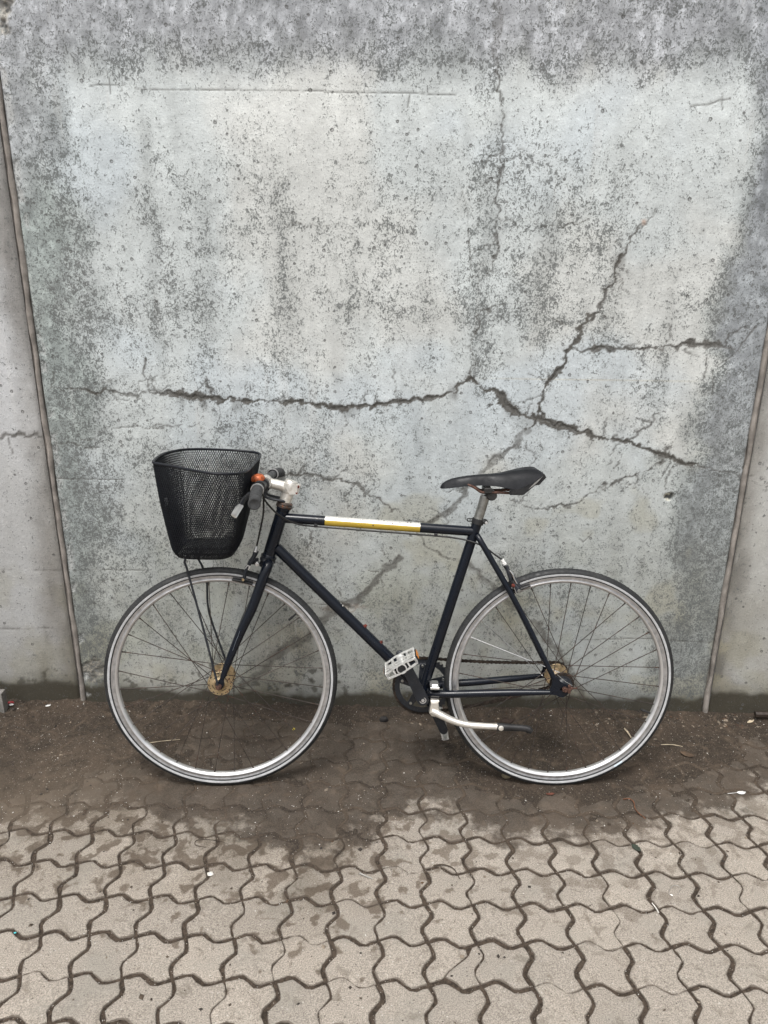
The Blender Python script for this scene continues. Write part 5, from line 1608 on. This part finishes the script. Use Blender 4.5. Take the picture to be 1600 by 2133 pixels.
def stone(x, y, r, sq, mat, name, label, cat, seed=1):
    random.seed(seed); m = MB(); c = G3(x, y, r * sq[2] * .6); m.blob(c, r, 9, 6, .35, sq)
    return tag(m.build(name, mat, angle=25), label, cat)
stone(.360, 2.000, .0115, (1.25, .8, .85), basic('khaki_stone', (.22, .185, .115), .85, var=.3, scale=90, bump=.5), 'stone', 'khaki stone touching the rear tyre on its left', 'stone', 3)
stone(-.463, 1.596, .0075, (1.1, .9, .6), basic('white_stone', (.62, .60, .55), .7, var=.2, scale=150), 'pebble', 'white pebble in a joint below the front wheel', 'pebble', 5)
stone(-.324, 2.232, .0050, (1, 1, .8), basic('yellow_bit', (.55, .46, .05), .6), 'plastic_bit', 'tiny yellow bit on the soil behind the front wheel', 'litter', 6)
stone(-.887, 1.406, .0026, (1.3, .8, .5), basic('turquoise_bit', (.10, .55, .58), .5), 'plastic_bit', 'turquoise plastic crumb in a joint at the far left', 'litter', 7)
stone(-.021, 2.290, .0135, (1.1, .7, .9), basic('dark_lump', (.022, .020, .019), .8, var=.3), 'stone', 'dark stone at the wall foot left of the chainring', 'stone', 8)
stone(-1.335, 2.345, .008, (1.6, .8, .5), basic('red_scrap', (.26, .015, .022), .6, var=.4), 'plastic_scrap', 'crumpled red plastic scrap by the wall at the left edge', 'litter', 9)
def leaf(c, L, wd, ang, mat, name, label, cat, curl=.25, seed=1):
    R = random.Random(seed); m = MB(); V = []; F = []; n = 8
    d = np.array([math.cos(ang), math.sin(ang), 0]); t_ = np.array([-math.sin(ang), math.cos(ang), 0])
    for i in range(n + 1):
        x = i / n; hw = wd * math.sin(math.pi * min(.97, .04 + x * .95)) ** .8 * R.uniform(.8, 1.1)
        for k in (-1, -.5, 0, .5, 1):
            V.append(c + d * (x - .5) * L + t_ * hw * k + np.array([0, 0, 1]) * (curl * L * ((x - .5) ** 2 + .35 * (k * hw / wd) ** 2 * .6) + .0012 + R.uniform(0, .0006)))
    for i in range(n):
        for k in range(4):
            F.append((i * 5 + k, (i + 1) * 5 + k, (i + 1) * 5 + k + 1, i * 5 + k + 1))
    m.add(V, F); o = m.build(name, mat, angle=60)
    sol = o.modifiers.new('thickness', 'SOLIDIFY'); sol.thickness = .0006
    return tag(o, label, cat)
paperm = basic('white_paper', (.74, .74, .72), .7)
leaf(G3(1.060, 1.949), .028, .008, .15, paperm, 'paper_scrap', 'white torn paper scrap on the pavers at the far right', 'paper', .5, 2)
twig([(1.018, 1.946, .001), (1.036, 1.948, .002), (1.050, 1.949, .003)], .0009, paperm, 'thread', 'white thread beside the torn paper scrap', 'thread')
leaf(G3(-1.325, 2.330), .017, .006, .2, paperm, 'paper_scrap', 'small white scrap by the wall at the left edge', 'paper', .5, 3)
leaf(G3(-1.200, 2.338), .018, .005, .5, paperm, 'paper_scrap', 'small pale scrap at the wall foot left of the joint', 'paper', .5, 4)
leaf(G3(1.244, 2.318), .034, .006, .5, pale, 'wood_chip', 'pale wood chip by the wall at the far right', 'chip', .3, 5)
leaf(G3(.678, 1.716), .030, .010, -1.0, basic('green_leaf', (.030, .040, .028), .45), 'leaf', 'dark green leaf lying in a joint on the right', 'leaf', .4, 6)
leaf(G3(.955, 2.118), .042, .013, -.5, basic('brown_leaf', (.085, .055, .034), .8, var=.4), 'leaf', 'curled brown leaf on the soil right of the rear wheel', 'leaf', .5, 7)
leaf(G3(.482, 1.927), .026, .006, .1, basic('red_brown_leaf', (.11, .035, .020), .8), 'leaf', 'rust-red leaf fragment below the rear tyre', 'leaf', .5, 8)
leaf(G3(-.350, 2.060), .030, .006, .1, basic('black_leaf', (.020, .017, .015), .6), 'leaf', 'blackish leaf lying inside the front wheel outline', 'leaf', .4, 9)
leaf(G3(.40, 2.290), .05, .016, .3, basic('dead_leaf', (.035, .022, .016), .75, var=.4), 'leaf', 'dark dead leaf at the wall foot above the kickstand foot', 'leaf', .6, 10)
# short grey board standing at the left edge
m = MB(); m.box((-1.353, 2.300, .040), .050, .030, .095, bev=.002)
tag(m.build('board_offcut', basic('grey_board', (.20, .19, .175), .85, var=.3, scale=60, bump=.4)), 'short grey board end standing by the wall at the left edge', 'board')

# ---- sand grains and crumbs nobody could count
def scatter(name, n, rlo, rhi, mats, seed, dens):
    R = np.random.default_rng(seed)
    xy = []
    while len(xy) < n:
        x = R.uniform(-1.45, 1.45, 4000); y = R.uniform(1.12, WY - .01, 4000)
        lim = 0.92 + (y - 1.2) * 0.45
        k = (np.abs(x) < lim) & (R.random(4000) < dens(x, y))
        xy += list(zip(x[k], y[k]))
    xy = np.array(xy[:n])
    z = np.maximum(soil_height(xy[:, 0], xy[:, 1])[0], np.where(joint_field(xy[:, 0], xy[:, 1]) > .35, -.01, 0.0003))
    V = []; F = []; MI = []
    base = [(1, 0, 0), (0, 1, 0), (-1, 0, 0), (0, -1, 0), (0, 0, 1), (0, 0, -1)]
    fc = [(0, 1, 4), (1, 2, 4), (2, 3, 4), (3, 0, 4), (1, 0, 5), (2, 1, 5), (3, 2, 5), (0, 3, 5)]
    for i in range(n):
        r = rlo + (rhi - rlo) * R.random() ** 3
        a = R.random() * 6.28; sx, sy, sz = R.uniform(.7, 1.6), R.uniform(.6, 1.1), R.uniform(.4, .8)
        b = len(V)
        for q in base:
            jx = [c * R.uniform(.75, 1.25) for c in q]
            X, Y = jx[0] * sx, jx[1] * sy
            V.append((xy[i, 0] + r * (X * math.cos(a) - Y * math.sin(a)), xy[i, 1] + r * (X * math.sin(a) + Y * math.cos(a)), z[i] + r * (jx[2] * sz + .35 * sz)))
        mi = int(R.random() ** 1.4 * len(mats))
        for f in fc:
            F.append(tuple(b + k for k in f)); MI.append(mi)
    me = bpy.data.meshes.new(name); me.from_pydata(V, [], F)
    for mt in mats:
        me.materials.append(mt)
    me.polygons.foreach_set('material_index', MI)
    o = bpy.data.objects.new(name, me); COL.objects.link(o)
    return tag(o, kind='stuff')
gm = [basic('grit_brown', (.075, .057, .043), .9, var=.5), basic('grit_dark', (.035, .028, .022), .9, var=.4), basic('grit_tan', (.20, .165, .125), .9, var=.4), basic('grit_white', (.52, .50, .46), .8, var=.2)]
def d1(x, y):
    yb = np.interp(x, bx, by)
    return np.where(y > yb - .03, .28 + .35 * sst(fbm(x, y, 6, 3, 91), .45, .6), np.where(joint_field(x, y) > .4, .8, .05))
g1 = scatter('grit', 15000, .0006, .0017, gm, 5, d1); g1['label'] = 'sand grains and crumbs scattered in the joints and on the dirt'
def d2(x, y):
    yb = np.interp(x, bx, by)
    return np.where(y > yb, .3 + .7 * sst(x, .2, .6) * sst(y, 2.0, 2.2) + .5 * sst(x, -.8, -1.0), .10)
g2 = scatter('dirt_crumbs', 900, .0016, .0050, [gm[0], gm[1], gm[0], gm[2]], 8, d2); g2['label'] = 'soil crumbs and chips along the wall'
def d4(x, y):
    return np.where(y > 2.27, .9 * sst(fbm(x, y, 5, 3, 95), .42, .6), .01)
g4 = scatter('leaf_litter', 520, .0022, .0075, [bark, gm[1], basic('litter_brown', (.07, .04, .022), .8, var=.5), gm[2]], 15, d4); g4['label'] = 'leaf crumbs and bark bits gathered along the wall foot'
g3 = scatter('white_chips', 170, .0011, .0030, [gm[3]], 12, d2); g3['label'] = 'small white chips scattered along the dirty strip'
